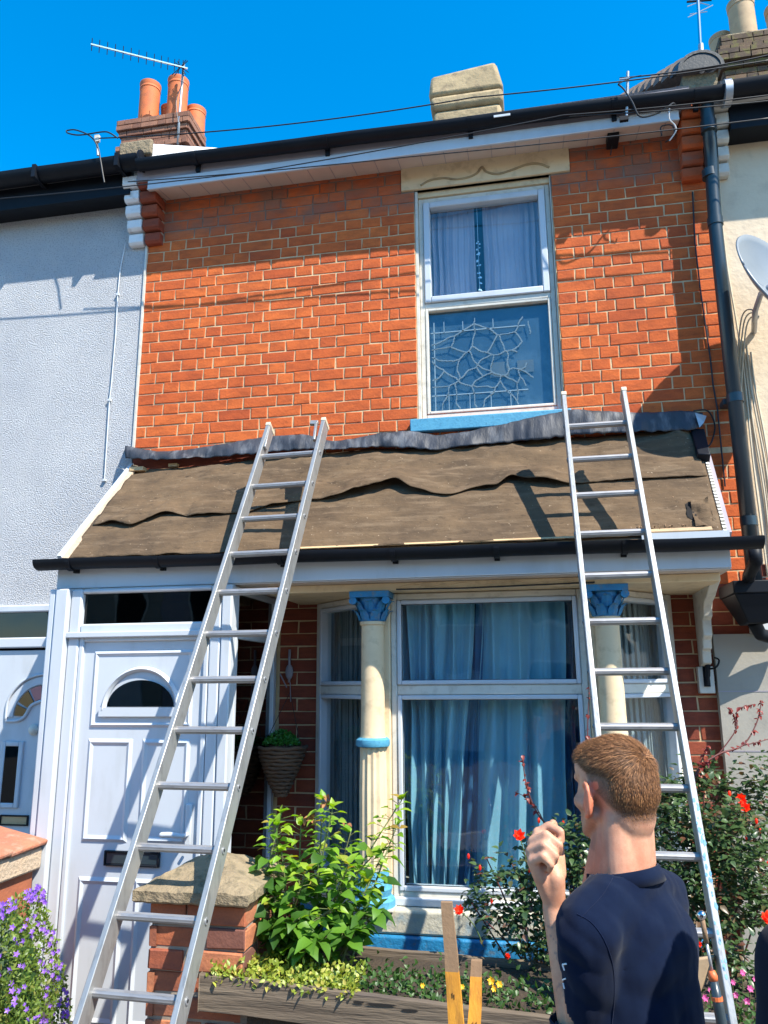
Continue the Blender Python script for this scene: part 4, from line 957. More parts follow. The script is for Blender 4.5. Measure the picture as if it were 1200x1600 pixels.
MB().box(-.725, -.635, -.012, -.008, 1.115, 1.445).build('pane', X['gap'], ld); MB().box(-.725, -.635, -.018, -.014, 1.115, 1.445).build('pane', X['glass_dark'], ld)
lpl = MB(); frame_rect(lpl, -.72, -.53, .985, 1.045, -.018, -.005, .008); lpl = lpl.build('letter_plate', X['black'], ld)
MB().box(-.712, -.538, -.011, -.0065, .993, 1.037).build('flap', X['wood_pale'], lpl)
MB().box(-3.7, -.1, .3, .32, 0, 2.3).build('room_interior', X['gap'], lh)
# clipped white cable down the pebbledash and black loops at its eaves
c_ = [W(x, y, -.012) for x, y in ((196,380),(188,420),(184,460),(181,520),(174,600),(171,625),(167,690),(163,752))]
wc = MB().tube(c_, .0035, 6).build('wall_cable', X['cable_white'], label='white cable clipped vertically down the pebbledash wall', cat='cable')
for x, y in ((184,460),(171,625),(163,750)):
    q = W(x, y, -.012); MB().box(q.x-.010, q.x+.010, q.y-.006, q.y+.010, q.z-.007, q.z+.007).build('clip', X['cable_white'], wc)
# chimney of the left house
lc = MB(); stackfn(lc, -2.34, -1.46, 3.35, 3.80, [(6.9, 8.86, 0)]); lc = lc.build('chimney', X['mortar_old'], lh)
items = []
for k in range(24):
    z = 8.86-.04-k*.075
    e = .05 if k in (0, 1) else .025 if k == 2 else (.045 if k in (5,) else 0)
    for c, L in course(-2.34-e, -1.46+e, ([S_, H_] if k % 2 else [H_, S_])*8, 'left'):
        items.append(((c, 3.335-e, z), L, 0))
    for c, L in course(3.35-e, 3.80, ([S_, H_] if k % 2 else [H_, S_])*8, 'left'):
        items.append(((-1.445+e, c, z), L, math.pi/2))
lay_bricks(items, lc, 'brick_stack', 220, D=.06)
MB().hexa([(-2.34,3.34,8.861),(-1.46,3.34,8.861),(-1.46,3.80,8.861),(-2.34,3.80,8.861),(-2.25,3.42,8.97),(-1.55,3.42,8.97),(-1.55,3.75,8.97),(-2.25,3.75,8.97)]).build('flaunching', X['concrete'], lc, bevel=.03)
def pot(cx, cy, z0, h, r, mat, par):
    MB().lathe([(r*.98, 0), (r, h*.05), (r*.98, h*.84), (r*1.03, h*.85), (r*1.03, h*.88), (r*.99, h*.90), (r*1.06, h*.97), (r*1.06, h), (r*.84, h), (r*.80, h*.5)], (cx, cy, z0), 24).build('chimney_pot', X[mat], par, smooth='auto')
pot(-2.085, 3.52, 8.93, .60, .130, 'terracotta', lc); pot(-1.90, 3.70, 8.90, .40, .10, 'terracotta', lc); pot(-1.690, 3.52, 8.93, .60, .130, 'terracotta', lc); pot(-1.53, 3.74, 8.74, .50, .125, 'terracotta', lc)

# ================================================================ RIGHT HOUSE
rh = empty('terraced_house', (5.6, 0, 0), 'cream rendered terraced house at the right edge with grey rendered lower wall', 'house', 'terraced houses in the row')
rw_ = MB(); rw_.box(3.702, 7.4, .004, .24, 2.055, 5.30); rw_ = rw_.build('front_wall', X['cream_render'], rh)
low = MB().box(3.46, 7.4, -.052, .24, 0, 2.052).build('low_wall', X['grey_render'], rh)
gj = MB(); gj.box(3.458, 7.4, -.054, -.0525, 1.752, 1.758); gj.box(3.458, 7.4, -.054, -.0525, 1.452, 1.458); gj.build('wall_joints', X['fascia_grey'], rh)
items = []
for k in range(0, 5):
    zc = 2.095+k*CZ
    for c, L in course(3.703, 4.2, ([H_, S_] if k % 2 else [S_, H_])*6, 'left'): items.append(((c, -.001, zc), L, 0))
lay_bricks(items, rw_, 'brick_dim', 60, D=.004)
roof('roof', 3.78, 7.4, rh)
g3 = gutter('gutter', 3.80, 7.4, -.182, 5.228, .070, X['black'], rh)
MB().tube([(3.77, -.252, 5.195), (3.81, -.252, 5.195)], .078, 18).build('gutter_joint', X['galv'], g3, smooth='auto')
MB().tube([(4.10, -.252, 5.195), (4.13, -.252, 5.195)], .080, 18).build('gutter_joint', X['black'], g3, smooth='auto')
MB().box(3.82, 7.4, -.163, -.135, 5.02, 5.262).build('fascia', X['black'], rh)
MB().box(3.82, 7.4, -.134, .003, 5.03, 5.05).build('soffit', X['black'], rh)
corbel(3.715, 3.82, 'white_old', rh, 'corbel', seed=5, ztop=5.24)
rc = MB(); stackfn(rc, 4.90, 5.9, 3.35, 4.2, [(6.9, 8.78, 0)]); rc = rc.build('chimney', X['mortar_old'], rh)
items = []
for k in range(26):
    z = 8.79-k*.075; e = .07 if k in (3, 4, 9) else .03 if k in (2, 5, 8) else 0
    for c, L in course(4.90-e, 5.9+e, ([S_, H_] if k % 2 else [H_, S_])*8, 'left'): items.append(((c, 3.335-e, z), L, 0))
    for c, L in course(3.35-e, 4.2, ([S_, H_] if k % 2 else [H_, S_])*8, 'left'): items.append(((4.885-e, c, z), L, -math.pi/2))
lay_bricks(items, rc, 'brick_stock', 200, D=.06)
MB().hexa([(4.9,3.34,8.83),(5.92,3.34,8.83),(5.92,4.2,8.83),(4.9,4.2,8.83),(5.0,3.42,8.91),(5.85,3.42,8.91),(5.85,4.1,8.91),(5.0,4.1,8.91)]).build('flaunching', X['concrete'], rc, bevel=.03)
pot(5.20, 3.50, 8.86, .50, .14, 'buffpot', rc); pot(5.02, 3.75, 8.80, .36, .12, 'buffpot', rc); pot(5.62, 3.55, 8.72, .55, .15, 'buffpot', rc)
# neighbour's hopper and pipes right of the canopy
hp = MB(); hx0, hx1 = 3.515, 3.78
hp.hexa([(3.58,-.30,2.09),(3.68,-.30,2.09),(3.68,-.12,2.09),(3.58,-.12,2.09),(hx0,-.36,2.235),(hx1,-.36,2.235),(hx1,-.06,2.235),(hx0,-.06,2.235)])
hp.box(hx0-.006, hx1+.006, -.366, -.055, 2.235, 2.30); hp.tube([(3.63, -.21, 2.10), (3.66, -.19, 2.04), (3.74, -.15, 2.02), (3.80, -.13, 2.0)], .034, 12)
hp.build('rain_hopper', X['black'], rh, bevel=.006)
MB().tube([(3.56, -.62, 2.42), (3.56, -.62, 2.36), (3.58, -.40, 2.32), (3.60, -.30, 2.30)], .030, 12).build('outlet_pipe', X['black'], rh, smooth=True)
MB().box(3.655, 3.78, -.10, -.0, 2.05, 2.15).build('junction_box', X['cable_white'], rh, bevel=.01)

# satellite dish on the cream wall
dish = empty('satellite_dish', (4.0, 0, 4.0), 'grey satellite dish on the cream wall at the right edge', 'satellite dish')
dc = W(1212, 438, -.36); aim = Vector((.58, -.74, .34)).normalized(); up_ = Vector((0, 0, 1)); sx_ = aim.cross(up_).normalized(); sy_ = sx_.cross(aim).normalized()
def dfn(u, v):
    a = 2*math.pi*u; r = v*.30; q = dc+sx_*r*math.cos(a)*.92+sy_*r*1.08*math.sin(a)+aim*(r*r*.9-.06); return tuple(q)
MB().grid(dfn, 48, 10).build('reflector', X['dish'], dish, smooth=True, solid=.010)
MB().tube([dc-aim*.03, dc-aim*.10, (dc-aim*.12)+Vector((0, .08, -.05)), Vector((dc.x-.03, 0, dc.z-.13))], .016, 8).build('mount', X['galv'], dish, smooth=True)
MB().tube([dc-sy_*.27, dc-sy_*.30+aim*.20, dc-sy_*.20+aim*.34], .009, 8).build('feed_arm', X['galv'], dish)
MB().tube([dc-sy_*.21+aim*.30, dc-sy_*.19+aim*.37], .026, 12).build('receiver', X['dish'], dish)
# bundle of cream cables
random.seed(9)
for k in range(5):
    zt = 4.78 if k < 2 else 3.86-.05*k
    x = 3.742+k*.015; pts = [(x-.006*math.sin(z*3+k), -.006-.004*(k % 2), z) for z in np.linspace(zt, 2.36, 30)]
    pts = [(a+.005*math.sin(z*(4+k)+k*2)+(4.86-z)*.012*(k*.5+.2), b, z) for a, b, z in pts]
    MB().tube(pts, .0055, 6).build('wall_cable', X['cable_cream'], label=('cream cable closest to the downpipe in the clipped bundle', 'second cream cable from the downpipe in the clipped bundle', 'middle cream cable of the five clipped beside the downpipe', 'fourth cream cable out from the downpipe', 'outermost cream cable of the bundle, farthest from the downpipe')[k], cat='cable', group='cream cables beside the downpipe', smooth=True)
for k in range(3):
    a = W(1150+k*3, 600+k*20, -.01); b = W(1158+k*4, 500+6*k, -.05); c = W(1175+k*5, 484+5*k, -.10); d = Vector((dc.x-.05, -.10, dc.z-.12))
    MB().tube(smooth_path([a, b, c, d], 8), .0045, 6).build('dish_cable', X['cable_cream'], label=('lowest', 'middle', 'topmost')[k]+' cream cable looping from the satellite dish to the wall', cat='cable', group='satellite dish cables', smooth=True)
MB().tube(smooth_path([W(1112, 231, -.10), W(1125, 231, -.08), W(1131, 236, -.07), W(1135, 200, -.10), W(1130, 190, -.10)]), .005, 6).build('wall_cable', X['cable_cream'], label='short cream cable looping past the top of the downpipe', cat='cable')

# ================================================================ AERIALS AND OVERHEAD CABLES
ae = empty('tv_aerial', (-1.5, 3.3, 8.5), 'long yagi TV aerial with many short rods on the left chimney', 'tv aerial')
m0 = W(281, 172, 3.3); m1 = W(287, 100, 3.3)
MB().tube([m0-Vector((0, 0, .5)), m0, m1], .016, 8).build('mast', X['galv'], ae, smooth=True)
b0 = W(142, 69, 2.7); b1 = W(293, 107, 3.3)
MB().tube([b0, b1], .013, 6).build('boom', X['chrome'], ae)
bd_ = (b1-b0).normalized(); rs_ = bd_.cross(Vector((.15, .3, 1))).normalized().cross(bd_).normalized()
for k in range(14):
    t = [.01,.085,.165,.245,.325,.405,.485,.565,.645,.72,.79,.86,.905,.95][k]; q = b0.lerp(b1, t); L = .085 if k < 12 else .10
    rr = (Vector((.25, .05, 1)).normalized()-bd_*Vector((.25, .05, 1)).normalized().dot(bd_)).normalized()
    MB().tube([q-rr*L, q+rr*L], .005, 5).build('rod', X['black'], ae)
q = b0.lerp(b1, .93)
for a in (-.5, .5, -.9, .9):
    v = (Vector((a, .1, .9))).normalized(); MB().tube([q-v*.16, q+v*.12], .005, 5).build('reflector_rod', X['black'], ae)
MB().tube(smooth_path([m1-Vector((0, 0, .05)), m1+Vector((.03, -.05, -.3)), m0+Vector((-.03, -.05, .1)), m0+Vector((.03, -.08, -.25))]), .006, 5).build('aerial_lead', X['cable'], ae)
ae2 = empty('tv_aerial', (3.75, .1, 5.6), 'small aerial on a thin mast above the dark round party tile', 'tv aerial')
MB().tube([W(1097, 112, .08), W(1095, 70, .08)], .016, 10).build('mast_sleeve', X['galv'], ae2)
MB().tube([W(1096, 100, .08), W(1090, -12, .08)], .011, 8).build('mast', X['chrome'], ae2)
a0, a1 = W(1073, 3, .08), W(1112, 0, .08)
MB().tube([a0, a1], .007, 6).build('boom', X['black'], ae2)
for (p_, q_) in (((1074, 10), (1112, -4)), ((1075, 27), (1114, 8)), ((1078, 22), (1105, 18)), ((1078, 0), (1108, 8))):
    MB().tube([W(*p_, .08), W(*q_, .08)], .003, 5).build('rod', X['galv'], ae2)
def sag(a, b, s, n=24):
    a, b = Vector(a), Vector(b); return [a.lerp(b, i/n)+Vector((0, 0, -4*s*(i/n)*(1-i/n))) for i in range(n+1)]
def wire(pts, r, label, mat='cable', group=None): return MB().tube(pts, r, 6).build('overhead_cable', X[mat], label=label, cat='cable', group=group, smooth=True)
wire(sag(W(155, 216, -.34), W(740, 152, -.34), .05)+sag(W(740, 152, -.34), W(1215, 92, -.34), .02)[1:], .0045, 'highest black cable crossing the sky in front of the chimney stump')
wire(sag(W(968, 122, -.31), W(1215, 83, -.34), .02), .0045, 'short black cable from the eaves bracket up past the small aerial')
wire(sag(W(-20, 312, -.33), W(400, 268, -.33), .01)+sag(W(400, 268, -.33), W(880, 180, -.33), .01)[1:]+sag(W(880, 180, -.33), W(1215, 147, -.33), .01)[1:], .004, 'thin dark cable running across the white fascia board')
wire(sag(W(200, 284, -.33), W(640, 245, -.33), .01)+sag(W(640, 245, -.33), W(1215, 183, -.33), .01)[1:], .004, 'thin dark cable running across the soffit above the lintel')
wire(sag(W(890, 182, -.32), W(1215, 156, -.33), .01), .004, 'dark cable passing just under the gutter at the upper right corner')
def eave_bracket(px, py, lab, pts_list):
    e = empty('cable_bracket', tuple(W(px, py, -.2)), lab, 'cable bracket')
    return e
eb = eave_bracket(152, 232, 'small grey cable bracket with black loops on the left house gutter', None)
MB().tube([W(153, 243, -.31), W(151, 212, -.33)], .008, 8).build('post', X['galv'], eb); MB().box(*(lambda q: (q.x-.016, q.x+.016, q.y-.01, q.y+.01, q.z-.03, q.z+.02))(W(152, 216, -.335))).build('insulator', X['white_old'], eb)
MB().tube(smooth_path([W(104, 204, -.36), W(118, 203, -.36), W(140, 212, -.35), W(152, 228, -.34), W(157, 250, -.33), W(160, 268, -.33), W(163, 285, -.33)]), .005, 6).build('loop', X['cable'], eb)
MB().tube(smooth_path([W(104, 204, -.36), W(106, 208, -.37), W(125, 211, -.37), W(160, 206, -.36), W(172, 208, -.36), W(184, 216, -.35)]), .005, 6).build('loop', X['cable'], eb)
eb = eave_bracket(980, 150, 'grey cable post with black and white loops on the middle house eaves', None)
MB().tube([W(979, 186, -.26), W(981, 112, -.31)], .009, 8).build('post', X['galv'], eb)
MB().tube([W(968, 124, -.315), W(984, 122, -.315)], .006, 6).build('arm', X['galv'], eb); MB().box(*(lambda q: (q.x-.025, q.x+.025, q.y-.012, q.y+.012, q.z-.014, q.z+.014))(W(975, 186, -.27))).build('foot', X['black'], eb)
MB().tube(smooth_path([W(966, 132, -.33), W(975, 140, -.34), W(988, 160, -.34), W(1000, 182, -.33), W(1025, 178, -.32), W(1042, 168, -.32), W(1052, 161, -.30), W(1055, 166, -.28)]), .005, 6).build('loop', X['cable'], eb)
MB().tube(smooth_path([W(1002, 118, -.34), W(985, 122, -.34), W(966, 131, -.34)]), .004, 6).build('loop', X['cable'], eb)
MB().tube(smooth_path([W(1046, 170, -.28), W(1046, 186, -.27), W(1054, 195, -.26), W(1056, 205, -.25), W(1046, 220, -.22)]), .004, 6).build('loop', X['cable_white'], eb)
MB().tube(smooth_path([W(1034, 212, -.2), W(1033, 198, -.2), W(1050, 196, -.2), W(1053, 212, -.2), W(1040, 222, -.15)]), .004, 6).build('loop', X['cable'], eb)
fl_ = empty('alarm_bracket', tuple(W(957, 220, -.1)), 'small black security light bracket under the soffit beside the lintel', 'bracket')
q = W(957, 219, -.08); MB().box(q.x-.035, q.x+.035, q.y-.06, q.y+.05, q.z-.03, q.z+.035).build('housing', X['black'], fl_, bevel=.006); MB().tube([q, q+Vector((-.02, -.01, -.11))], .004, 5).build('lead', X['cable'], fl_)
# ================================================================ LADDERS
def ladder(label, P0, az, wd, d, s, t_top, rungs, foot_t):
    P0 = Vector(P0); rd = Vector((math.cos(az), math.sin(az), 0)); d = Vector(d); d = (d-rd*d.dot(rd)).normalized(); nrm = rd.cross(d).normalized()
    if nrm.y > 0: nrm = -nrm
    base = P0+d*foot_t+rd*wd/2; base.z = 0
    e = empty('ladder', tuple(base), label, 'ladder', 'ladders leaning on the canopy')
    RW, RD = .022, .078
    for side in (0, 1):
        o = P0+rd*(-RW/2 if side == 0 else wd+RW/2)
        mb = MB(); a, b = o+d*t_top, o+d*foot_t
        # channel section: web on the outside, two flanges with small gap lines
        mb.beam(a, b, RW, RD, side=rd)
        rail = mb.build('rail', X['alu'], e, bevel=.003)
        q = MB(); q.beam(o+d*(t_top-.004)+nrm*.0, o+d*(t_top+.022), RW+.006, RD+.006, side=rd); q.build('end_cap', X['wood_pale'] if False else X['cable_cream'], rail, bevel=.003)
        q = MB(); q.beam(b-d*.10, b, RW+.010, RD+.012, side=rd); q.build('rubber_foot', X['black'], rail, bevel=.004)
        for k in range(rungs):
            c = o+d*(s*k)+rd*((-1 if side == 0 else 1)*(RW/2+.0005)); v = rd*(-1 if side == 0 else 1)
            q = MB(); q.tube([c, c+v*.003], .0125, 12); bo = q.build('bolt', X['galv'], rail, smooth='auto')
            q = MB(); q.tube([c+v*.0031, c+v*.0042], .0055, 8); q.build('bolt_hole', X['gap'], rail)
    proto = None
    for k in range(rungs):
        c = P0+d*(s*k)
        if proto is None:
            vs = []; n = 20; mb = MB()
            for x in (0, 1):
                for i in range(n):
                    a = 2*math.pi*i/n; r = .0165*(1.0 if i % 2 else .93); r *= 1.0
                    vs.append(rd*(wd*x)+nrm*(r*math.cos(a))+d*(r*.92*math.sin(a)))
            mb.add(vs, [(i, (i+1) % n, (i+1) % n+n, i+n) for i in range(n)]); proto = mb.mesh('rung', X['alu_rung'])
        o = bpy.data.objects.new('rung', proto); link(o, e); o.matrix_basis = Matrix.Translation(c)
    return e, P0, rd, d, nrm
l1 = ladder('aluminium ladder leaning in front of the white porch door', (1.091, -.562, 3.038), -.043, .309, (-.0219, -.5089, -.8606), .234, -.247, 15, 3.52)
l2 = ladder('aluminium ladder leaning on the right end of the canopy beside the man', (2.745, -.587, 3.089), 0.0, .283, (0.0, -.4457, -.8952), .231, -.222, 15, 3.44)
# folded hook at the left ladder's tips, paint spots on the right one
e, P0, rd, d, nrm = l1
q = MB(); q.beam(P0+rd*.270+d*-.245+nrm*.01, P0+rd*.285+d*-.09+nrm*.012, .014, .02, side=rd); q.beam(P0+rd*.235+d*-.245+nrm*.01, P0+rd*.280+d*-.240+nrm*.01, .03, .02, side=d); q.build('top_hook', X['alu'], e, bevel=.002)
q = MB(); q.beam(P0-rd*.002+d*-.235+nrm*.018, P0+rd*.008+d*-.05+nrm*.018, .012, .03, side=rd); q.build('top_hook', X['alu'], e, bevel=.002)
e, P0, rd, d, nrm = l2
random.seed(12); q = MB()
for k in range(34):
    t = U(1.9, 2.45); c = P0+rd*(.283+.011+U(-.008, .008))+d*t+nrm*(.0392)*1.0; r = U(.002, .006)
    q.add([c+rd*r*math.cos(a)+d*r*U(1, 2.6)*math.sin(a)+nrm*.0006 for a in (0, 1.1, 2.1, 3.1, 4.2, 5.2)], [(0,1,2,3,4,5)])
q.build('paint_spots', X['bluespot'], e, kind='stuff')

# ================================================================ BRICK GATE PILLAR
pil = empty('brick_pillar', (1.26, -1.4, 0), 'weathered brick garden pillar with mossy pyramid cap behind the left ladder', 'pillar')
core = MB().box(1.078, 1.437, -1.572, -1.20, 0, 1.03).build('pillar_core', X['mortar_old'], pil)
items = []; random.seed(31)
for k in range(14):
    z = 1.03-.042-k*.0765
    if z < .03: break
    pat = [S_, .15] if k % 2 else [.15, S_]
    for c, L in course(1.072, 1.443, pat, 'left'): items.append(((c, -1.580+U(-.010, .006), z+U(-.004, .004)), L-U(0, .018), U(-.03, .03)))
    for c, L in course(-1.58, -1.20, pat, 'left'): items.append(((1.443+U(-.003, .003), c, z), L, math.pi/2)); 
    for c, L in course(-1.58, -1.20, pat, 'left'): items.append(((1.072, c, z), L, -math.pi/2))
lay_bricks(items, core, 'brick_pier', 200, H=.066, D=.03)
def capf():
    x0, x1, y0, y1 = 1.022, 1.468, -1.630, -1.15
    mb = MB(); n = 16; vs = []; fs = []
    def h(u, v):
        a = max(abs(u-.5), abs(v-.5))*2
        return 1.075+.098*(1-a)+.010*noise.noise(Vector((u*7, v*7, 1)))+.004*noise.noise(Vector((u*25, v*25, 2)))
    for j in range(n+1):
        for i in range(n+1):
            u, v = i/n, j/n; e_ = .005*noise.noise(Vector((u*9, v*9, 5)))
            vs.append((x0+(x1-x0)*u+e_, y0+(y1-y0)*v+e_, h(u, v)))
    mb.add(vs, [(j*(n+1)+i, j*(n+1)+i+1, (j+1)*(n+1)+i+1, (j+1)*(n+1)+i) for j in range(n) for i in range(n)])
    ring = [(i, 0) for i in range(n+1)]+[(n, j) for j in range(1, n+1)]+[(i, n) for i in range(n-1, -1, -1)]+[(0, j) for j in range(n-1, 0, -1)]
    o = []; L = len(ring)
    for zz, ins in ((None, 0), (1.040, .0), (1.032, .02)):
        for i, j in ring:
            X0 = Vector(vs[j*(n+1)+i]); c = Vector(((x0+x1)/2, (y0+y1)/2, 0)); q = X0.copy()
            if zz is not None: q = c+(X0-c)*(1-ins*2); q.z = zz+.005*noise.noise(Vector((i*.7, j*.7, 3)))
            o.append(q)
    fs = [(k+L*r, k+L*(r+1), (k+1) % L+L*(r+1), (k+1) % L+L*r) for r in range(2) for k in range(L)]
    mb.add(o, fs); return mb
capf().build('cap', X['concrete'], pil)

# ================================================================ LOW WALL, PLANTER
gw = empty('garden_wall', (2.3, -1.55, 0), 'low dark red brick wall under the weathered wooden planter', 'garden wall')
gc = MB().hexa([(1.448,-1.565,0),(3.70,-1.565,0),(3.70,-1.40,0),(1.448,-1.40,0),(1.448,-1.565,.69),(3.70,-1.565,.60),(3.70,-1.40,.60),(1.448,-1.40,.69)]).build('wall_core', X['mortar_old'], gw)
items = []
for k in range(9):
    z = .690-.036-k*.0755
    for c, L in course(1.45, 3.7, ([S_, H_] if k % 2 else [H_, S_])*10, 'left'): items.append(((c, -1.573, z-.040*(c-1.45)), L, 0))
lay_bricks(items, gc, 'brick_dim', 120, D=.03)
pl = empty('planter', (2.3, -1.45, .66), 'long weathered grey wooden planter full of low green plants', 'planter')
mb = MB()
def plank(x0, x1, y, t, z0a, z1a, z0b, z1b, seed=0):
    n = 60; vs = []
    for i in range(n+1):
        u = i/n; x = x0+(x1-x0)*u; zt = z1a+(z1b-z1a)*u+.004*noise.noise(Vector((x*6, seed, 0))); zb = z0a+(z0b-z0a)*u+.003*noise.noise(Vector((x*5, seed, 7)))
        yy = y+.004*noise.noise(Vector((x*3, seed, 3)))
        vs += [(x, yy, zb), (x, yy, zt), (x, yy+t, zt), (x, yy+t, zb)]
    m2 = MB(); fs = []
    for i in range(n):
        for k in range(4): fs.append((4*i+k, 4*i+(k+1) % 4, 4*i+4+(k+1) % 4, 4*i+4+k))
    fs += [(0, 1, 2, 3), (4*n+3, 4*n+2, 4*n+1, 4*n)]
    return m2.add(vs, fs)
plank(1.300, 3.60, -1.640, .026, .700, .815, .600, .700, 1).build('plank', X['wood_grey'], pl, bevel=.003)
plank(1.445, 3.60, -1.20, .026, .662, .80, .66, .74, 2).build('plank', X['wood_grey'], pl)
MB().box(1.446, 1.47, -1.612, -1.201, .66, .79).build('end_board', X['wood_grey'], pl)
MB().hexa([(1.471,-1.612,.66),(3.58,-1.612,.60),(3.58,-1.203,.66),(1.471,-1.203,.66),(1.471,-1.612,.775),(3.58,-1.612,.690),(3.58,-1.203,.72),(1.471,-1.203,.775)]).build('soil', X['soil'], pl)
MB().box(1.50, 3.70, -1.17, -.50, .0, .40).build('raised_bed', X['soil'], kind='structure')
# crack and knots of the front plank
kn = MB(); 
for px, py, rx in ((595,1570,.055),(640,1579,.03),(560,1566,.02)):
    q = W(px, py, -1.6425); kn.add([q+Vector((rx*math.cos(a), -.0005, .0045*math.sin(a)+.0*rx)) for a in np.linspace(0, 6.28, 9)[:-1]], [tuple(range(8))])
kn.build('crack', X['gap'], pl)

# dividing wall on the left with clay tiles on top
dw = empty('boundary_wall', (-.04, -1.5, 0), 'boundary wall with concrete and clay tile coping at the lower left corner', 'garden wall')
wcb = MB().box(-.13, .055, -2.3, -.80, 0, .93).build('wall_core', X['brick_pier'], dw)
MB().box(-.165, .085, -2.3, -.775, .932, 1.035).build('coping_slab', X['coping_conc'], dw, bevel=.012)
for k in range(5):
    y1 = -.770-k*.26; y0 = y1-.275
    mb = MB(); mb.hexa([(-.18,y0,1.060),(.105,y0,1.037),(.105,y1,1.045),(-.18,y1,1.068),(-.18,y0,1.115),(.110,y0,1.060),(.110,y1,1.068),(-.18,y1,1.128)])
    mb.build('coping_tile', X['coping'], dw, bevel=.008)

# ================================================================ STAKES, TOOL
def stake(px0, py0, px1, py1, Y0, Y1, w_, lab, marks, cut=4):
    a = W(px0, py0, Y0); b = W(px1, py1, Y1); d = (b-a).normalized(); b = a+d*((a.z)/(-d.z) if d.z < 0 else 1)
    e = empty('wooden_stake', (b.x, b.y, 0), lab, 'stake', 'stakes in front of the planter')
    n = 24; vs = []
    for i in range(n+1):
        t = i/n; c = a.lerp(b, t); ww = w_*(.78+.3*min(1, t*3))/2
        c = c+Vector((.004*noise.noise(Vector((t*12, Y0, 1))), .0, 0)); z0 = .006*noise.noise(Vector((t*5, 3, Y0)))
        vs += [c+Vector((-ww, -.011, z0 if i == 0 else 0)), c+Vector((ww, -.011, 0)), c+Vector((ww, .011, 0)), c+Vector((-ww, .011, 0))]
    for part, (i0, i1, mt) in (('weathered_top', (0, cut, 'wood_dark')), ('stake_shaft', (cut, n, 'wood_yellow'))):
        mb = MB(); m_ = i1-i0; fs = [(4*i+k, 4*i+(k+1) % 4, 4*i+4+(k+1) % 4, 4*i+4+k) for i in range(m_) for k in range(4)]+[(0, 1, 2, 3), (4*m_+3, 4*m_+2, 4*m_+1, 4*m_)]
        mb.add(vs[4*i0:4*i1+4], fs); mb.build(part, X[mt], e)
    mk = MB()
    for (mx, my, mw, mh) in marks:
        q = W(mx, my, Y0); q.y = a.lerp(b, (a.z-q.z)/a.z).y-.0118; mk.box(q.x-mw/2, q.x+mw/2, q.y-.001, q.y, q.z-mh/2, q.z+mh/2)
    if marks: mk.build('pencil_marks', X['gap'], e)
stake(698, 1409, 713, 1600, -1.86, -1.88, .044, 'taller of the two yellow wooden stakes, its top grey and weathered', [(708,1550,.002,.014),(711,1552,.002,.014)])
stake(745, 1500, 741, 1600, -1.82, -1.86, .042, 'shorter yellow wooden stake right of the taller one', [(741,1591,.002,.02),(746,1591,.002,.02),(743,1593,.014,.002)], cut=1)
tl = empty('hand_tool', tuple(W(1140, 1640, -2.28)), 'long-handled tool with a round steel ball and dark grip beside the ladder foot', 'tool')
ta, tb_ = W(1096, 1430, -2.30), W(1126, 1590, -2.32)
MB().tube([ta+Vector((0, 0, .012))]*1+[ta-Vector((0, 0, .012))], .012, 12) if False else None
def ball(c, r, n=12, m_=8, sc_=(1, 1, 1), rot=None):
    vs = []; c = Vector(c)
    for j in range(m_+1):
        for i in range(n):
            th = math.pi*j/m_; ph = 2*math.pi*i/n; v = Vector((r*sc_[0]*math.sin(th)*math.cos(ph), r*sc_[1]*math.sin(th)*math.sin(ph), r*sc_[2]*math.cos(th)))
            if rot: v = rot @ v
            vs.append(c+v)
    fs = [(j*n+i, (j+1)*n+i, (j+1)*n+(i+1) % n, j*n+(i+1) % n) for j in range(m_) for i in range(n)]
    return vs, fs
MB().add(*ball(ta, .0115)).build('ball', X['chrome'], tl, smooth=True)
dd = (tb_-ta)
MB().tube([ta, ta+dd*.28], .006, 8).build('neck', X['wood_dark'], tl, smooth=True)
MB().tube([ta+dd*.28, ta+dd*.55], [.0035, .004], 8).build('shaft', X['galv'], tl, smooth=True)
MB().tube([ta+dd*.55, ta+dd*.60, ta+dd*.65], [.007, .011, .010], 10).build('collar', X['orange'], tl, smooth=True)
MB().tube([ta+dd*.65, ta+dd*.9, ta+dd*1.5, ta+dd*1.9], [.010, .0125, .012, .008], 12).build('grip', X['pipe'], tl, smooth=True)
MB().tube([ta+dd*.80, ta+dd*.84], .0132, 12).build('grip_band', X['orange'], tl)

# ================================================================ PLANTS
def leaf_geo(L, Wd, fold=.25, droop=.25, seg=5, serr=0.0, tipp=1.0):
    """leaf along +Y from origin, up +Z"""
    vs = []; 
    for i in range(seg+1):
        t = i/seg; w_ = Wd*math.sin(math.pi*min(1, t**.75*.98+.02))**.8*(1-.25*t) if 0 < i < seg else (0.0008)
        w_ *= 1+(serr if i % 2 else -serr)
        y = L*t; z = -droop*L*t*t
        vs += [(-w_, y, z+fold*w_), (0, y, z), (w_, y, z+fold*w_)]
    fs = []
    for i in range(seg): fs += [(3*i, 3*i+1, 3*i+4, 3*i+3), (3*i+1, 3*i+2, 3*i+5, 3*i+4)]
    return vs, fs
def orient(pos, dirv, upv, roll=0, s=1.0):
    y = Vector(dirv).normalized(); z = Vector(upv); z = (z-y*z.dot(y))
    if z.length < 1e-4: z = Vector((1, 0, 0))-y*y.x
    z.normalize(); x = y.cross(z); M3 = Matrix((x, y, z)).transposed()
    M3 = M3 @ Matrix.Rotation(roll, 3, 'Y')
    return Matrix.Translation(pos) @ (M3*s).to_4x4()
def rv(): return Vector((U(-1, 1), U(-1, 1), U(-1, 1)))
LEAFM = {}
def leaf_protos(key, mat, specs):
    if key not in LEAFM:
        out = []
        for sp in specs:
            mb = MB(); mb.add(*leaf_geo(**sp)); out.append((mb, mb.mesh('leaf', X[mat], smooth=True)))
        LEAFM[key] = out
    return LEAFM[key]
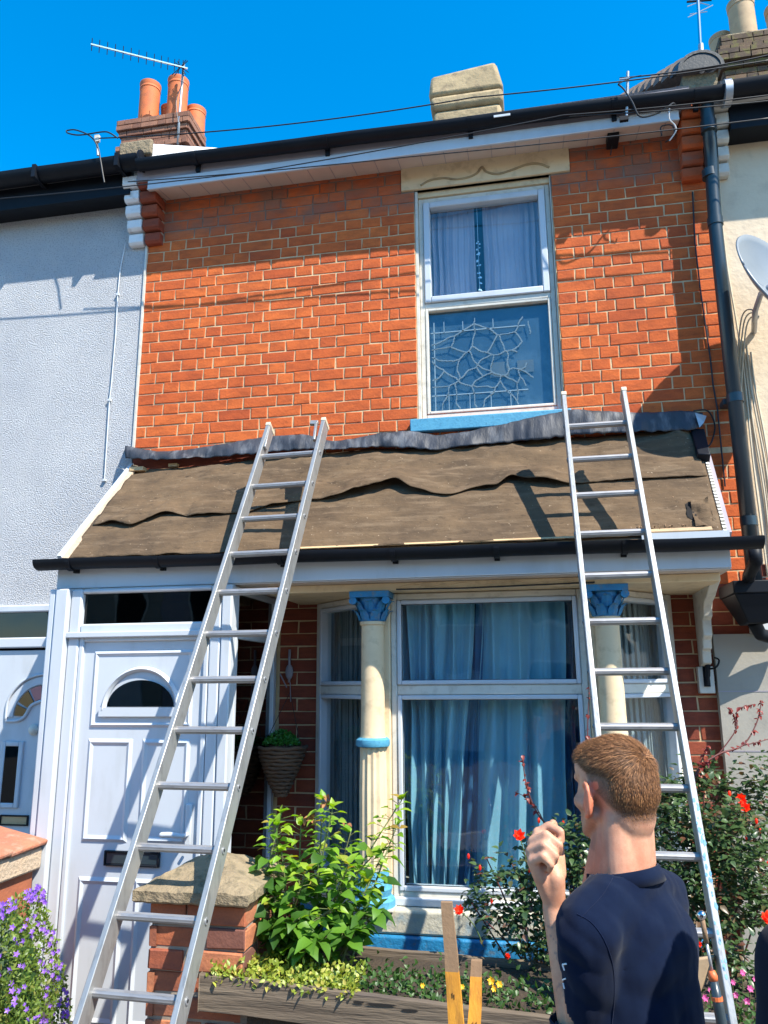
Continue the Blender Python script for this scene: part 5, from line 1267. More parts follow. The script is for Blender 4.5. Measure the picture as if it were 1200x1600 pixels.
# --- green shrub in the planter
random.seed(44)
gs = empty('leafy_shrub', (1.55, -1.35, .77), 'bright green leafy shrub growing at the left end of the planter', 'shrub')
big = leaf_protos('g', 'leaf_g', [dict(L=.068, Wd=.029, fold=.30, droop=f, serr=.08) for f in (.25, .45, .65)])
yng = leaf_protos('y', 'leaf_y', [dict(L=.060, Wd=.020, fold=.45, droop=f, serr=.05) for f in (.2, .4)])
canes = []
CN = [(440,1270,-1.33),(440,1330,-1.38),(470,1290,-1.25),(505,1250,-1.30),(520,1262,-1.38),(548,1300,-1.28),(545,1350,-1.42),(575,1380,-1.30),(480,1360,-1.46),(430,1400,-1.42),(520,1420,-1.48),(590,1420,-1.38),(455,1440,-1.50),(560,1450,-1.45),(600,1330,-1.12),(628,1250,-1.05),(620,1290,-1.10),(500,1330,-1.2),(432,1290,-1.36),(440,1450,-1.45),(500,1470,-1.50),(580,1340,-1.35)]
leaves = []
for n, (px, py, Y) in enumerate(CN):
    top = W(px, py, Y); b = Vector((1.60+U(-.10, .10)+(top.x-1.6)*.25, -1.36+U(-.06, .06), .765))
    mid = b.lerp(top, .5)+Vector((U(-.03, .03), U(-.03, .03), .03))
    path = smooth_path([b, mid, top], 8); canes.append(path)
    MB().tube(path, [.005*(1-.6*i/len(path)) for i in range(len(path))], 6).build('stem', X['stem_g'], gs, smooth=True)
    L = (top-b).length; nl = int(13+L*34)
    for k in range(nl):
        t = .22+.78*(k/nl)**.8; q = path[min(len(path)-1, int(t*(len(path)-1)))]+rv()*.006
        a = k*2.4+n; out = Vector((math.cos(a), math.sin(a)*.9-.15, U(.0, .5))).normalized()
        young = t > .70 and top.z > 1.0
        st_ = U(.010, .045)
        leaves.append((q+out*st_, out, young, U(.6, 1.15)*(.8 if young else 1.0), q))
    for k in range(4):
        leaves.append((top, Vector((U(-.6, .6), U(-.6, .3), U(.5, 1))), top.z > 1.05, U(.5, .9), top))
random.shuffle(leaves)
leaves.sort(key=lambda q: -q[3]*screen_size(q[0], .05)*(1 if q[0].y < -1.28 else .55))
restg, resty, pet = MB(), MB(), MB()
for n, (q, out, young, s, q0) in enumerate(leaves):
    mb, me = random.choice(yng if young else big); Mx = orient(q, out+Vector((0, 0, -.15)), Vector((U(-.35, .35), U(-.55, .15), 1)), U(-.35, .35), s)
    pet.tube([q0, q], .0012, 4, cap=False)
    if n < 290: o = bpy.data.objects.new('leaf', me); link(o, gs); o.matrix_basis = Mx
    else: (resty if young else restg).add([Mx @ Vector(v) for v in mb.v], mb.f)
restg.build('foliage', X['leaf_g'], gs, smooth=True, kind='stuff'); 
if resty.v: resty.build('foliage', X['leaf_y'], gs, smooth=True, kind='stuff')
pet.build('leaf_stalks', X['stem_g'], gs, kind='stuff')
wl = MB()
for (px, py) in ((510,1245),(475,1280),(488,1276),(540,1285),(505,1252)):
    for k in range(4):
        mb, me = yng[0]; Mx = orient(W(px+U(-6, 6), py+U(-5, 8), -1.31), Vector((U(-1, 1), U(-.5, .3), U(-1, .2))), Vector((0, -.4, 1)), U(-1, 1), U(.35, .6)); wl.add([Mx @ Vector(v) for v in mb.v], mb.f)
wl.build('withered_tips', M('withered_leaf', (.36, .16, .05), (.25, .10, .04), rough=.7, bump=0), gs, kind='stuff')

# --- flowers
def bloom(mb, c, r, n=7, layers=3, face=Vector((0, -1, .4)), cup=.6):
    face = face.normalized()
    s1 = face.cross(Vector((0, 0, 1))).normalized(); s2 = s1.cross(face)
    for l in range(layers):
        for k in range(n-l):
            a = 2*math.pi*k/(n-l)+l*.5+U(-.2, .2); o = s1*math.cos(a)+s2*math.sin(a)
            up = face*(cup*(.4+l*.5))
            dr = (o+up).normalized(); mbl = leaf_geo(r*(1-.18*l), r*.42, fold=-.3, droop=-.3, seg=4)
            Mx = orient(Vector(c)+o*r*.05, dr, face-o*.5, 0, 1); mb.add([Mx @ Vector(v) for v in mbl[0]], mbl[1])
def rose_bush(name_label, base, spots, px_leaf, nleaf, flowers, buds, twigs, seed):
    random.seed(seed)
    e = empty('rose_bush', tuple(base), name_label, 'rose bush', 'rose bushes under the bay window')
    lm_ = [leaf_geo(L=.030, Wd=.0105, fold=.3, droop=.2, seg=4), leaf_geo(L=.024, Wd=.0095, fold=.35, droop=.35, seg=4)]
    fo, rd_ = MB(), MB()
    def spray(q, out, m_, n=5, s=1.0):
        p = q; side = out.cross(Vector((0, 0, 1))).normalized()
        for k in range(n):
            t = k/(n-1) if n > 1 else 0
            c = q+out*(.028*(k//2)*s)
            dr = out if k == n-1 else (out*.4+side*(1 if k % 2 else -1))
            vs, fs = random.choice(lm_); Mx = orient(c, dr+rv()*.25, Vector((U(-.4, .4), U(-.7, .1), 1)), 0, s*U(.75, 1.2)); m_.add([Mx @ Vector(v) for v in vs], fs)
    stems = []
    for (px, py, Y) in spots:
        top = W(px, py, Y); mid = Vector(base).lerp(top, .55)+Vector((U(-.05, .05), U(-.04, .04), U(0, .05))); path = smooth_path([Vector(base)+Vector((U(-.05, .05), U(-.03, .03), 0)), mid, top], 8); stems.append(path)
        MB().tube(path, [.005*(1-.6*i/len(path)) for i in range(len(path))], 6).build('stem', X['stem_r'], e, smooth=True)
    for path in stems:
        for k in range(12):
            q = path[random.randint(5, len(path)-1)]; spray(q+rv()*.02, (rv()+Vector((0, -.2, .2))).normalized(), fo)
    for (px, py, rx, ry, Ya, Yb, n) in px_leaf:
        for k in range(n):
            a = U(0, 6.28); r = R()**.5; Y = U(Ya, Yb); q = W(px+rx*r*math.cos(a), py+ry*r*math.sin(a), Y)
            spray(q, (rv()+Vector((0, -.25, .1))).normalized(), fo, random.choice((3, 5, 5)), U(.8, 1.15))
    fo.build('foliage', X['leaf_rose'], e, smooth=True, kind='stuff')
    for tw, r0 in twigs:
        pts = smooth_path([W(*q) for q in tw], 6)
        MB().tube(pts, [r0*(1-.6*i/len(pts)) for i in range(len(pts))], 6).build('stem', X['stem_r'], e, smooth=True)
        for k in range(len(tw)*5):
            q = random.choice(pts[len(pts)//3:]); o = (rv()+Vector((0, 0, -.1))).normalized(); vs, fs = lm_[1]; Mx = orient(q, o, Vector((0, -.5, 1)), 0, U(.5, 1.0)); rd_.add([Mx @ Vector(v) for v in vs], fs)
    if rd_.v: rd_.build('red_young_leaves', X['leaf_red'], e, smooth=True, kind='stuff')
    for (px, py, Y, r) in flowers:
        f = MB(); c = W(px, py, Y); bloom(f, c, r, 7, 3, Vector((U(-.3, .3), -1, U(.2, .9)))); f.build('rose_flower', X['petal_r'], e, smooth=True)
        q = Vector(base).lerp(c, .75); MB().tube(smooth_path([q+Vector((0, .03, -.02)), (q+c)/2+Vector((.01, .02, 0)), c+Vector((0, .01, -.002))]), .002, 5).build('flower_stalk', X['stem_g'], e)
    for (px, py, Y, r) in buds:
        c = W(px, py, Y); f = MB(); f.add(*ball(c, r, 8, 6, (.7, .7, 1.4))); f.build('rose_bud', X['petal_r'], e, smooth=True)
    return e
rose_bush('rose bush with dark leaves and scarlet blooms growing behind the man\'s raised hand', (2.52, -1.15, .48),
    [(760,1340,-1.15),(730,1400,-1.12),(800,1350,-1.2),(850,1390,-1.1),(900,1330,-1.1),(890,1420,-1.2),(760,1440,-1.2),(840,1470,-1.2),(940,1350,-1.1)],
    [(805,1400,75,42,-1.28,-1.02,120),(860,1340,60,50,-1.2,-1.0,120),(840,1455,62,45,-1.3,-1.05,100),(915,1320,40,60,-1.1,-.95,90),(900,1430,60,60,-1.2,-1.0,90),(752,1372,26,20,-1.2,-1.1,7)],
    300, [(811,1306,-1.22,.026),(718,1423,-1.25,.022),(793,1494,-1.26,.012)],
    [(732,1338,-1.2,.008),(750,1356,-1.2,.008),(768,1408,-1.25,.007),(842,1282,-1.2,.008),(827,1360,-1.2,.007),(880,1285,-1.15,.007)],
    [([(880,1310,-1.1),(855,1290,-1.12),(835,1262,-1.14),(822,1225,-1.15),(816,1180,-1.15)], .0042), ([(850,1285,-1.12),(838,1262,-1.12),(820,1245,-1.13),(806,1238,-1.13)], .0025), ([(922,1330,-1.05),(920,1200,-1.02),(918,1140,-1.0),(921,1075,-1.0)], .004)], 61)
rose_bush('tall rose bush with arching red stems and scarlet blooms right of the ladder', (3.10, -1.05, .48),
    [(1050,1280,-1.1),(1100,1240,-1.05),(1150,1270,-1.0),(1190,1300,-1.0),(1040,1350,-1.1),(1130,1350,-1.1),(1190,1400,-1.1),(1080,1430,-1.15),(1150,1480,-1.2)],
    [(1060,1310,62,62,-1.2,-.9,220),(1140,1310,62,52,-1.15,-.85,220),(1130,1400,80,60,-1.2,-.9,260),(1185,1370,40,80,-1.1,-.85,110),(1080,1480,60,50,-1.2,-1.0,90),(1160,1520,45,50,-1.3,-1.1,60),(1090,1240,60,30,-1.0,-.85,80),(1170,1260,36,40,-1.0,-.85,70),(1125,1222,60,26,-1.0,-.85,36),(1192,1215,24,40,-1.0,-.9,30),(1035,1262,26,36,-1.05,-.9,30),(1085,1210,30,20,-1.0,-.9,14),(1050,1250,34,40,-1.05,-.9,50),(1110,1330,90,90,-1.25,-1.15,120),(1070,1380,40,60,-1.2,-1.0,40)],
    500, [(1158,1248,-1.1,.022),(1164,1262,-1.11,.024),(1200,1436,-1.2,.028),(1092,1475,-1.2,.012)],
    [(1140,1240,-1.1,.008),(1182,1283,-1.1,.008),(1188,1298,-1.1,.007),(1077,1253,-1.05,.008),(1200,1350,-1.1,.008),(1166,1308,-1.1,.007),(1059,1383,-1.1,.007)],
    [([(1068,1330,-1.0),(1085,1215,-1.0),(1120,1180,-.98),(1160,1165,-.95),(1182,1130,-.92),(1190,1095,-.9)], .0055), ([(1120,1182,-.98),(1150,1140,-.96),(1152,1110,-.95),(1180,1100,-.95)], .003), ([(1085,1215,-1.0),(1100,1180,-1.0),(1105,1165,-1.0)], .003), ([(1160,1165,-.95),(1190,1158,-.93),(1215,1150,-.9)], .003), ([(1150,1140,-.96),(1148,1120,-.96),(1135,1105,-.97)], .0025), ([(1080,1230,-1.0),(1095,1200,-1.02),(1110,1190,-1.03)], .003)], 62)

# --- purple flowered cushion at the lower left
random.seed(71)
pb = empty('purple_flowering_plant', (.35, -1.4, 0), 'cushion of small purple star flowers spilling from the boundary wall at lower left', 'flowering plant')
def purp_edge(py): return lerp_tab([(1375,62),(1400,72),(1440,78),(1480,92),(1540,108),(1600,112),(1640,118)], py)
def purp_top(px): return lerp_tab([(-10,1418),(0,1412),(30,1395),(60,1384),(75,1392),(100,1470),(112,1540)], px)
fo = MB(); sm = [leaf_geo(L=.020, Wd=.0050, fold=.2, droop=.2, seg=3), leaf_geo(L=.015, Wd=.0055, fold=.2, droop=.1, seg=3)]
cnt = 0
while cnt < 5200:
    px, py = U(-45, 122), U(1380, 1660)
    if px > purp_edge(py)-4*R() or py < purp_top(px)+4: continue
    inner = min(1, (purp_edge(py)-px)/60); Y = -1.12-.42*inner*R()**.7-.16*(py-1380)/260
    q = W(px, py, Y)
    vs, fs = random.choice(sm); Mx = orient(q, rv()+Vector((.3, -.3, .6)), rv()+Vector((0, -.5, .6)), 0, U(.7, 1.35)); fo.add([Mx @ Vector(v) for v in vs], fs); cnt += 1
fo.build('foliage', X['leaf_purp'], pb, smooth=True, kind='stuff')
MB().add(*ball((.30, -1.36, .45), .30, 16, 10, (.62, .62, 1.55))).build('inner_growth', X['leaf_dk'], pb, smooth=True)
FL = []
for k in range(150):
    px = U(-5, 72)
    if k < 55: py = purp_top(px)+U(0, 22)
    elif k < 100: py = U(1440, 1610); px = purp_edge(py)-U(-2, 34)
    else: py = U(1430, 1620); px = U(0, purp_edge(py)-4)
    FL.append((px, py))
fprot = []
for k in range(4):
    mb = MB()
    for j in range(5):
        a = 2*math.pi*j/5; dr = Vector((math.cos(a), math.sin(a), .35)); vs, fs = leaf_geo(L=.0115, Wd=.0036, fold=.1, droop=-.1, seg=3); Mx = orient(Vector((0, 0, 0)), dr, Vector((0, 0, 1))); mb.add([Mx @ Vector(v) for v in vs], fs)
    fprot.append(mb.mesh('flower', X['petal_p'], smooth=True))
for px, py in FL:
    inner = max(0, min(1, (purp_edge(py)-px)/60)); Y = -1.14-.44*inner*U(.75, 1)-.16*(py-1380)/260
    q = W(px, py, Y-.01); o = bpy.data.objects.new('flower', random.choice(fprot)); link(o, pb)
    o.matrix_basis = Matrix.Translation(q) @ Vector((U(-.6, .6), -1, U(-.1, .9))).to_track_quat('Z', 'Y').to_matrix().to_4x4() @ Matrix.Scale(U(.7, 1.25), 4)

# --- low planting along the planter
random.seed(81)
def lowplant(mb, xs, ytop_fn, n, size, yr=(-1.62, -1.30), hz=.07, mats=None, upb=.6):
    for k in range(n):
        x = U(*xs); y = U(*yr); z = ytop_fn(x)+abs(random.gauss(0, hz*.5)); vs, fs = leaf_geo(L=size*U(.7, 1.3), Wd=size*.38, fold=.3, droop=.2, seg=3)
        Mx = orient(Vector((x, y, z)), rv()+Vector((0, -.2, upb)), rv()+Vector((0, -.5, .8)), 0, 1); mb.add([Mx @ Vector(v) for v in vs], fs)
zs_ = lambda x: .785-.045*(x-1.45)
m1_ = MB(); lowplant(m1_, (1.33, 1.86), zs_, 1500, .019, yr=(-1.645, -1.42), hz=.055); m1_.build('sedum', X['leaf_sed'], label='yellow-green low sedum spilling over the left end of the planter', cat='ground cover', kind='stuff', smooth=True)
m2_ = MB(); lowplant(m2_, (1.84, 3.5), lambda x: zs_(x)-.008, 1700, .020, yr=(-1.60, -1.35), hz=.06); m2_.build('low_plants', X['leaf_dk'], label='dark green low plants growing along the rest of the planter', cat='ground cover', kind='stuff', smooth=True)
m3_ = MB(); lowplant(m3_, (2.6, 3.5), lambda x: .40, 1100, .028, yr=(-1.15, -.75), hz=.22); lowplant(m3_, (1.6, 2.9), lambda x: .40, 700, .026, yr=(-1.15, -.85), hz=.10); m3_.build('bed_plants', X['leaf_dk'], label='dark mixed greenery filling the raised bed under the bay window', cat='ground cover', kind='stuff', smooth=True)
def small_flower(px, py, Y, r, mt, lab, grp):
    f = empty('garden_flower', tuple(W(px, py+12, Y)), lab, 'flower', grp); m_ = MB(); c = W(px, py, Y); bloom(m_, c, r, 6, 2, Vector((U(-.4, .4), -1, .5)), .3); m_.build('petals', X[mt], f, smooth=True)
    MB().tube([c+Vector((0, .004, 0)), c+Vector((0, .02, -.06))], .0016, 5).build('stalk', X['stem_g'], f)
for px, py, r, lb in ((768,1533,.014,'largest yellow-orange flower just right of the shorter stake'),(780,1538,.012,'yellow-orange flower at the outer side of the small cluster right of the stakes'),(660,1540,.009,'single yellow flower in the planter left of the taller stake'),(722,1542,.009,'yellow flower showing between the two wooden stakes'),(772,1545,.011,'lowest yellow-orange flower of the cluster right of the stakes')): small_flower(px, py, -1.55, r, 'petal_y', lb, 'yellow flowers in the planter')
PK = ['upper left pink flower beside the right ladder', 'pink flower in the middle of the low cluster by the right ladder', 'largest pink flower beside the ladder foot', 'lowest pink flower beside the right ladder', 'left pink flower of the cluster right of the ladder', 'pink flower farthest right beside the ladder', 'pink flower close to the buff pot', 'small pink flower just above the one by the buff pot']
for k_, (px, py, r) in enumerate(((1160,1520,.011),(1172,1545,.012),(1150,1555,.010),(1168,1565,.012),(1145,1535,.009),(1180,1530,.009),(1102,1560,.012),(1110,1548,.010))): small_flower(px, py, -1.45, r, 'petal_k', PK[k_], 'pink flowers by the right ladder')
# pale garden stone / pot face behind the tool
MB().hexa([tuple(W(*q)) for q in ((1072,1595,-1.66),(1098,1545,-1.66),(1100,1540,-1.55),(1070,1590,-1.55),(1070,1500,-1.66),(1118,1492,-1.66),(1118,1490,-1.55),(1070,1498,-1.55))]).build('plant_pot', X['buffpot'], label='buff angular pot standing behind the long-handled tool', cat='plant pot', bevel=.008)

# --- hanging basket and its plant, ornament on the recess wall
hb = empty('hanging_basket', tuple(W(440, 1165, -.16)), 'cone-shaped wicker basket hanging in the dark recess beside the porch', 'hanging basket')
bc = W(440, 1168, -.16); 
mb = MB(); nr = 13
for k in range(nr):
    t = k/nr; r = .128*(1-t)**.8+.012; z = bc.z-.27*t
    pts = [(bc.x+r*math.cos(a)*(1+.01*math.sin(9*a+k)), bc.y+r*.8*math.sin(a), z+.004*math.sin(7*a+k*2)) for a in np.linspace(0, 2*math.pi, 25)]
    MB().tube(pts, .0115, 6, cap=False).build('wicker_ring', X['wicker'], hb, smooth=True)
MB().add(*[(lambda vf: vf)(q) for q in [ball((bc.x, bc.y, bc.z-.06), .115, 16, 8, (1, .8, .9))]][0]).build('liner', X['soil'], hb, smooth=True)
for sx in (-.11, .11): MB().tube([(bc.x+sx, bc.y, bc.z), (bc.x, -.02, bc.z+.30)], .002, 5).build('chain', X['cable'], hb)
bp = MB(); random.seed(91)
for k in range(1300):
    a = U(0, 6.28); r = .105*R()**.5; q = Vector((bc.x+r*math.cos(a), bc.y+.8*r*math.sin(a), bc.z+.01+.085*(1-(r/.115)**2)*R()**.4)); vs, fs = leaf_geo(L=.014, Wd=.0055, fold=.2, droop=.1, seg=3)
    Mx = orient(q, rv()+Vector((0, -.2, .5)), rv(), 0, 1); bp.add([Mx @ Vector(v) for v in vs], fs)
bp.build('basket_plant', X['leaf_box'], label='tight green box-leaved plant in the wicker basket', cat='plant', smooth=True)
wo = empty('wall_ornament', tuple(W(450, 1080, -.03)), 'dark metal ornament hanging on the brick recess above the wicker basket', 'ornament')
m_ = MB(); q = W(452, 1050, -.03); m_.tube([q+Vector((0, 0, .13)), q+Vector((0, 0, -.06))], .008, 6); m_.add(*ball(q, .035, 10, 6, (.7, .3, 1.3))); m_.tube([q+Vector((-.05, -.02, -.01)), q+Vector((-.01, -.01, -.09))], .004, 5); m_.tube([q+Vector((.01, -.01, -.06)), q+Vector((.015, -.01, -.17))], .003, 5)
m_.build('figure', X['fascia_grey'], wo, smooth=True)
# ================================================================ PEOPLE
def capsule(mb, a, b, ra, rb, n=16):
    a, b = Vector(a), Vector(b); d = (b-a).normalized(); pts, rs = [], []
    for k in range(5):
        t = math.pi/2*(1-k/4); pts.append(a-d*ra*math.sin(t)); rs.append(max(1e-4, ra*math.cos(t)))
    for k in range(1, 4): pts.append(a.lerp(b, k/4)); rs.append(ra+(rb-ra)*k/4)
    for k in range(5):
        t = math.pi/2*k/4; pts.append(b+d*rb*math.sin(t)); rs.append(max(1e-4, rb*math.cos(t)))
    mb.tube(pts, rs, n)
def chain(mb, pts):
    for (a, ra), (b, rb) in zip(pts, pts[1:]): capsule(mb, a, b, ra, rb)
def remeshed(mb, voxel, smooth_it=5, factor=.5):
    me = mb.mesh('tmp'); o = bpy.data.objects.new('tmp', me); COL.objects.link(o)
    r = o.modifiers.new('r', 'REMESH'); r.mode = 'VOXEL'; r.voxel_size = voxel; r.use_smooth_shade = True
    if smooth_it:
        s = o.modifiers.new('s', 'SMOOTH'); s.factor = factor; s.iterations = smooth_it
    dg = bpy.context.evaluated_depsgraph_get(); dg.update()
    out = bpy.data.meshes.new_from_object(o.evaluated_get(dg)); bpy.data.objects.remove(o); return out
def skin_mat():
    m, t, p = new('skin')
    f, _ = noise_fac(t, 22, lo=.35, hi=.65); base = mixc(t, f, (.50, .24, .15), (.62, .34, .22))
    f2, _ = noise_fac(t, 160, lo=.5, hi=.75); m2 = nd(t, 'ShaderNodeMath', operation='MULTIPLY'); m2.inputs[1].default_value = .25; t.links.new(f2, m2.inputs[0]); base = mixc(t, m2.outputs[0], base, (.42, .16, .10))
    at = t.nodes.new('ShaderNodeAttribute'); at.attribute_name = 'stubble'
    f3, _ = noise_fac(t, 900, detail=2, lo=.40, hi=.55)
    mm = nd(t, 'ShaderNodeMath', operation='MULTIPLY'); t.links.new(at.outputs['Fac'], mm.inputs[0]); 
    ad = nd(t, 'ShaderNodeMath', operation='MULTIPLY_ADD'); ad.inputs[1].default_value = .45; ad.inputs[2].default_value = .5; t.links.new(f3, ad.inputs[0]); t.links.new(ad.outputs[0], mm.inputs[1])
    col = mixc(t, mm.outputs[0], base, (.085, .055, .04))
    a2 = t.nodes.new('ShaderNodeAttribute'); a2.attribute_name = 'ear_glow_sunburn'; col = mixc(t, a2.outputs['Fac'], col, (.62, .17, .09))
    a3 = t.nodes.new('ShaderNodeAttribute'); a3.attribute_name = 'ink'; col = mixc(t, a3.outputs['Fac'], col, (.14, .12, .13))
    t.links.new(col, p.inputs['Base Color']); p.inputs['Roughness'].default_value = .5; p.inputs['Specular IOR Level'].default_value = .35
    p.inputs['Subsurface Weight'].default_value = .12; p.inputs['Subsurface Radius'].default_value = (1, .35, .2); p.inputs['Subsurface Scale'].default_value = .008
    _, fb = noise_fac(t, 260, detail=3); bn = nd(t, 'ShaderNodeBump', Strength=.25, Distance=.0015); t.links.new(fb, bn.inputs['Height']); t.links.new(bn.outputs[0], p.inputs['Normal'])
    return m
X['skin'] = skin_mat()
def cloth_mat(name, a, b):
    m, t, p = new(name)
    f, _ = noise_fac(t, 20); col = mixc(t, f, a, b)
    t.links.new(col, p.inputs['Base Color']); p.inputs['Roughness'].default_value = 1.0; p.inputs['Specular IOR Level'].default_value = .08
    p.inputs['Sheen Weight'].default_value = .06; p.inputs['Sheen Roughness'].default_value = .5
    _, fb = noise_fac(t, 700, detail=2); bn = nd(t, 'ShaderNodeBump', Strength=.3, Distance=.001); t.links.new(fb, bn.inputs['Height'])
    _, fc = noise_fac(t, 9, detail=3, stretch=(1, 1, .35)); b2 = nd(t, 'ShaderNodeBump', Strength=.35, Distance=.02); t.links.new(fc, b2.inputs['Height']); t.links.new(bn.outputs[0], b2.inputs['Normal']); t.links.new(b2.outputs[0], p.inputs['Normal'])
    return m
X['navy'] = cloth_mat('navy_cotton', (.004, .008, .024), (.0055, .011, .030))
X['navy_dk'] = cloth_mat('navy_seam', (.006, .011, .033), (.008, .014, .04))
X['dark_top'] = cloth_mat('black_top', (.008, .010, .018), (.012, .014, .024))
X['jeans'] = cloth_mat('dark_trousers', (.03, .035, .05), (.04, .045, .06))
X['print'] = M('white_print', (.75, .78, .8), rough=.7, bump=0)
def hair_mat():
    m, t, p = new('light_brown_hair'); g = t.nodes.new('ShaderNodeNewGeometry'); cr = t.nodes.new('ShaderNodeValToRGB'); e = cr.color_ramp.elements
    e[0].color = rgb((.07, .028, .011)); e[1].color = rgb((.42, .20, .08)); k = e.new(.6); k.color = rgb((.19, .080, .030))
    t.links.new(g.outputs['Random Per Island'], cr.inputs[0]); t.links.new(cr.outputs[0], p.inputs['Base Color']); p.inputs['Roughness'].default_value = .6; p.inputs['Specular IOR Level'].default_value = .3
    return m
X['hair'] = hair_mat()

def figure(label, base, fyaw, hyaw, sh_c, head_c, arms, voxel, detail, hand=None, top='navy', hs=1.0, wide=1.0):
    """fyaw / hyaw: heading of torso and head, radians from +Y towards -X. returns parts"""
    base = Vector(base)
    F = Vector((-math.sin(fyaw), math.cos(fyaw), 0)); Lf = Vector((-F.y, F.x, 0))
    HF = Vector((-math.sin(hyaw), math.cos(hyaw), 0)); HL = Vector((-HF.y, HF.x, 0)); Z = Vector((0, 0, 1))
    Hc = Vector(head_c); S = Vector(sh_c)      # S: centre between shoulders
    SL, SR = S+Lf*.165*wide, S-Lf*.165*wide
    hips = Vector((S.x-F.x*.0, S.y-F.y*.0, .93))
    b = MB()
    def hp(x, y, z): return Hc+((-HL)*x+HF*y+Z*z)*hs          # head local: x right, y forward
    Rh = Matrix((-HL, HF, Z)).transposed()
    for c, r in (((0, -.012, .028), (.0765, .0915, .088)), ((0, -.040, .010), (.070, .070, .080)), ((0, .030, -.020), (.064, .062, .085)), ((0, .045, -.070), (.050, .048, .052)), ((0, .072, -.098), (.024, .024, .022)), ((0, .035, .045), (.066, .060, .060)), ((0, -.05, -.045), (.056, .045, .06))):
        vs, fs = ball(hp(*c), hs, 24, 16, r, Rh); b.add(vs, fs)
    capsule(b, hp(0, .092, .010), hp(0, .112, -.028), .007, .013)      # nose
    capsule(b, hp(-.014, .088, -.060), hp(.014, .088, -.060), .009, .009)   # lips
    capsule(b, hp(-.035, .078, .022), hp(.035, .078, .022), .011, .011)     # brow
    for s in (-1, 1):
        capsule(b, hp(s*.045, .058, -.028), hp(s*.055, .020, -.030), .018, .02)
        capsule(b, hp(s*.060, .005, -.050), hp(s*.030, .060, -.092), .016, .014)   # jaw line
        # ear
        er = hp(s*.078, -.008, -.018); out = (-HL)*s
        pts = []
        for a in np.linspace(-1.9, 2.4, 13):
            q = er+HF*(-.015*math.cos(a)-.002)*1.0+Z*(.030*math.sin(a)+.004)+out*(.010+.006*math.cos(a)); pts.append(q)
        b.tube(pts, .0050, 8)
        vs, fs = ball(er+out*.003+HF*.0, 1.0, 12, 8, (.0065, .015, .028), Rh); b.add(vs, fs)
        vs, fs = ball(er+out*.006-Z*.029+HF*.004, 1.0, 10, 6, (.005, .007, .009), Rh); b.add(vs, fs)
    N = Vector((S.x, S.y, S.z+.095))
    nb = N+F*.005
    capsule(b, hp(0, -.028, -.030), nb-Z*.04, .050, .060); capsule(b, hp(0, .0, -.070), nb+F*.03-Z*.05, .042, .050)
    for s in (-1, 1): capsule(b, hp(s*.030, -.035, -.045), nb+Lf*(-s*.030)-F*.02-Z*.03, .030, .038)
    # torso
    Rt = Matrix((-Lf, F, Z)).transposed()
    def tp(x, y, z): return Vector((S.x, S.y, 0))+(-Lf)*x+F*y+Z*z
    for c, r in (((0, 0, S.z-.14), (.160*wide, .105, .19)), ((0, -.02, S.z-.06), (.145*wide, .085, .12)), ((0, 0, S.z-.34), (.140*wide, .095, .18)), ((0, 0, .95), (.160*wide, .11, .15))):
        vs, fs = ball(tp(*c), 1.0, 24, 16, r, Rt); b.add(vs, fs)
    for s, sh in ((-1, SL), (1, SR)): capsule(b, nb-Z*.045-F*.012, sh+Z*.005, .048, .052)
    # legs and shoes
    for s in (-1, 1):
        chain(b, [(tp(s*.085, 0, .90), .085), (tp(s*.095, .015, .50), .058), (tp(s*.10, -.01, .28), .052), (tp(s*.10, -.01, .09), .038)]); capsule(b, tp(s*.10, -.03, .045), tp(s*.11, .15, .035), .040, .034)
    for pts in arms: chain(b, pts)
    if hand: hand(b)
    me = remeshed(b, voxel, 4 if detail else 2)
    e = empty('person', (base.x, base.y, 0), label, 'person')
    body = bpy.data.objects.new('body', me); link(body, e); me.materials.clear(); me.materials.append(X['skin'])
    n = len(me.vertices); co = np.empty(n*3); me.vertices.foreach_get('co', co); co = co.reshape(-1, 3)
    rel = (co-np.array(Hc))/hs; hx = rel@np.array(-HL); hy = rel@np.array(HF); hz = rel[:, 2]
    # hair line: lower bound of hair as a function of direction round the head
    fr = np.clip(hy/.09, -1, 1)
    low = np.where(hy > .02, .052+(hy-.02)*.35, np.where(hy > -.02, -.0+.052*((hy+.02)/.04)**1.0*1.0, -.002+(hy+.02)*.9))
    low = np.maximum(low, -.062)
    inhair = np.clip((hz-low)/.012, 0, 1)*(hz > -.07)
    ear = (np.abs(hx) > .073) & (np.abs(hy+.008) < .026) & (hz > -.052) & (hz < .022)
    beard = ((hy > .0) & (hz < -.035) & (hz > -.125) & (np.abs(hx) < .08))*.30
    stub = np.where(ear, 0, np.maximum(inhair*1.0, beard))
    a = me.attributes.new('stubble', 'FLOAT', 'POINT'); a.data.foreach_set('value', stub.astype(np.float32))
    fl = np.where(ear, .75, 0)+np.clip((-.075-hz)/.03, 0, 1)*np.clip(-hy/.02, 0, 1)*(hz > -.22)*.18  # ear red is light shining through, painted in; neck red is sunburn
    a = me.attributes.new('ear_glow_sunburn', 'FLOAT', 'POINT'); a.data.foreach_set('value', fl.astype(np.float32))
    ctx = dict(e=e, body=body, me=me, co=co, hx=hx, hy=hy, hz=hz, low=low, ear=ear, Hc=Hc, HF=HF, HL=HL, F=F, Lf=Lf, S=S, SL=SL, SR=SR, nb=nb, tp=tp, Rt=Rt, hp=hp, wide=wide)
    return ctx

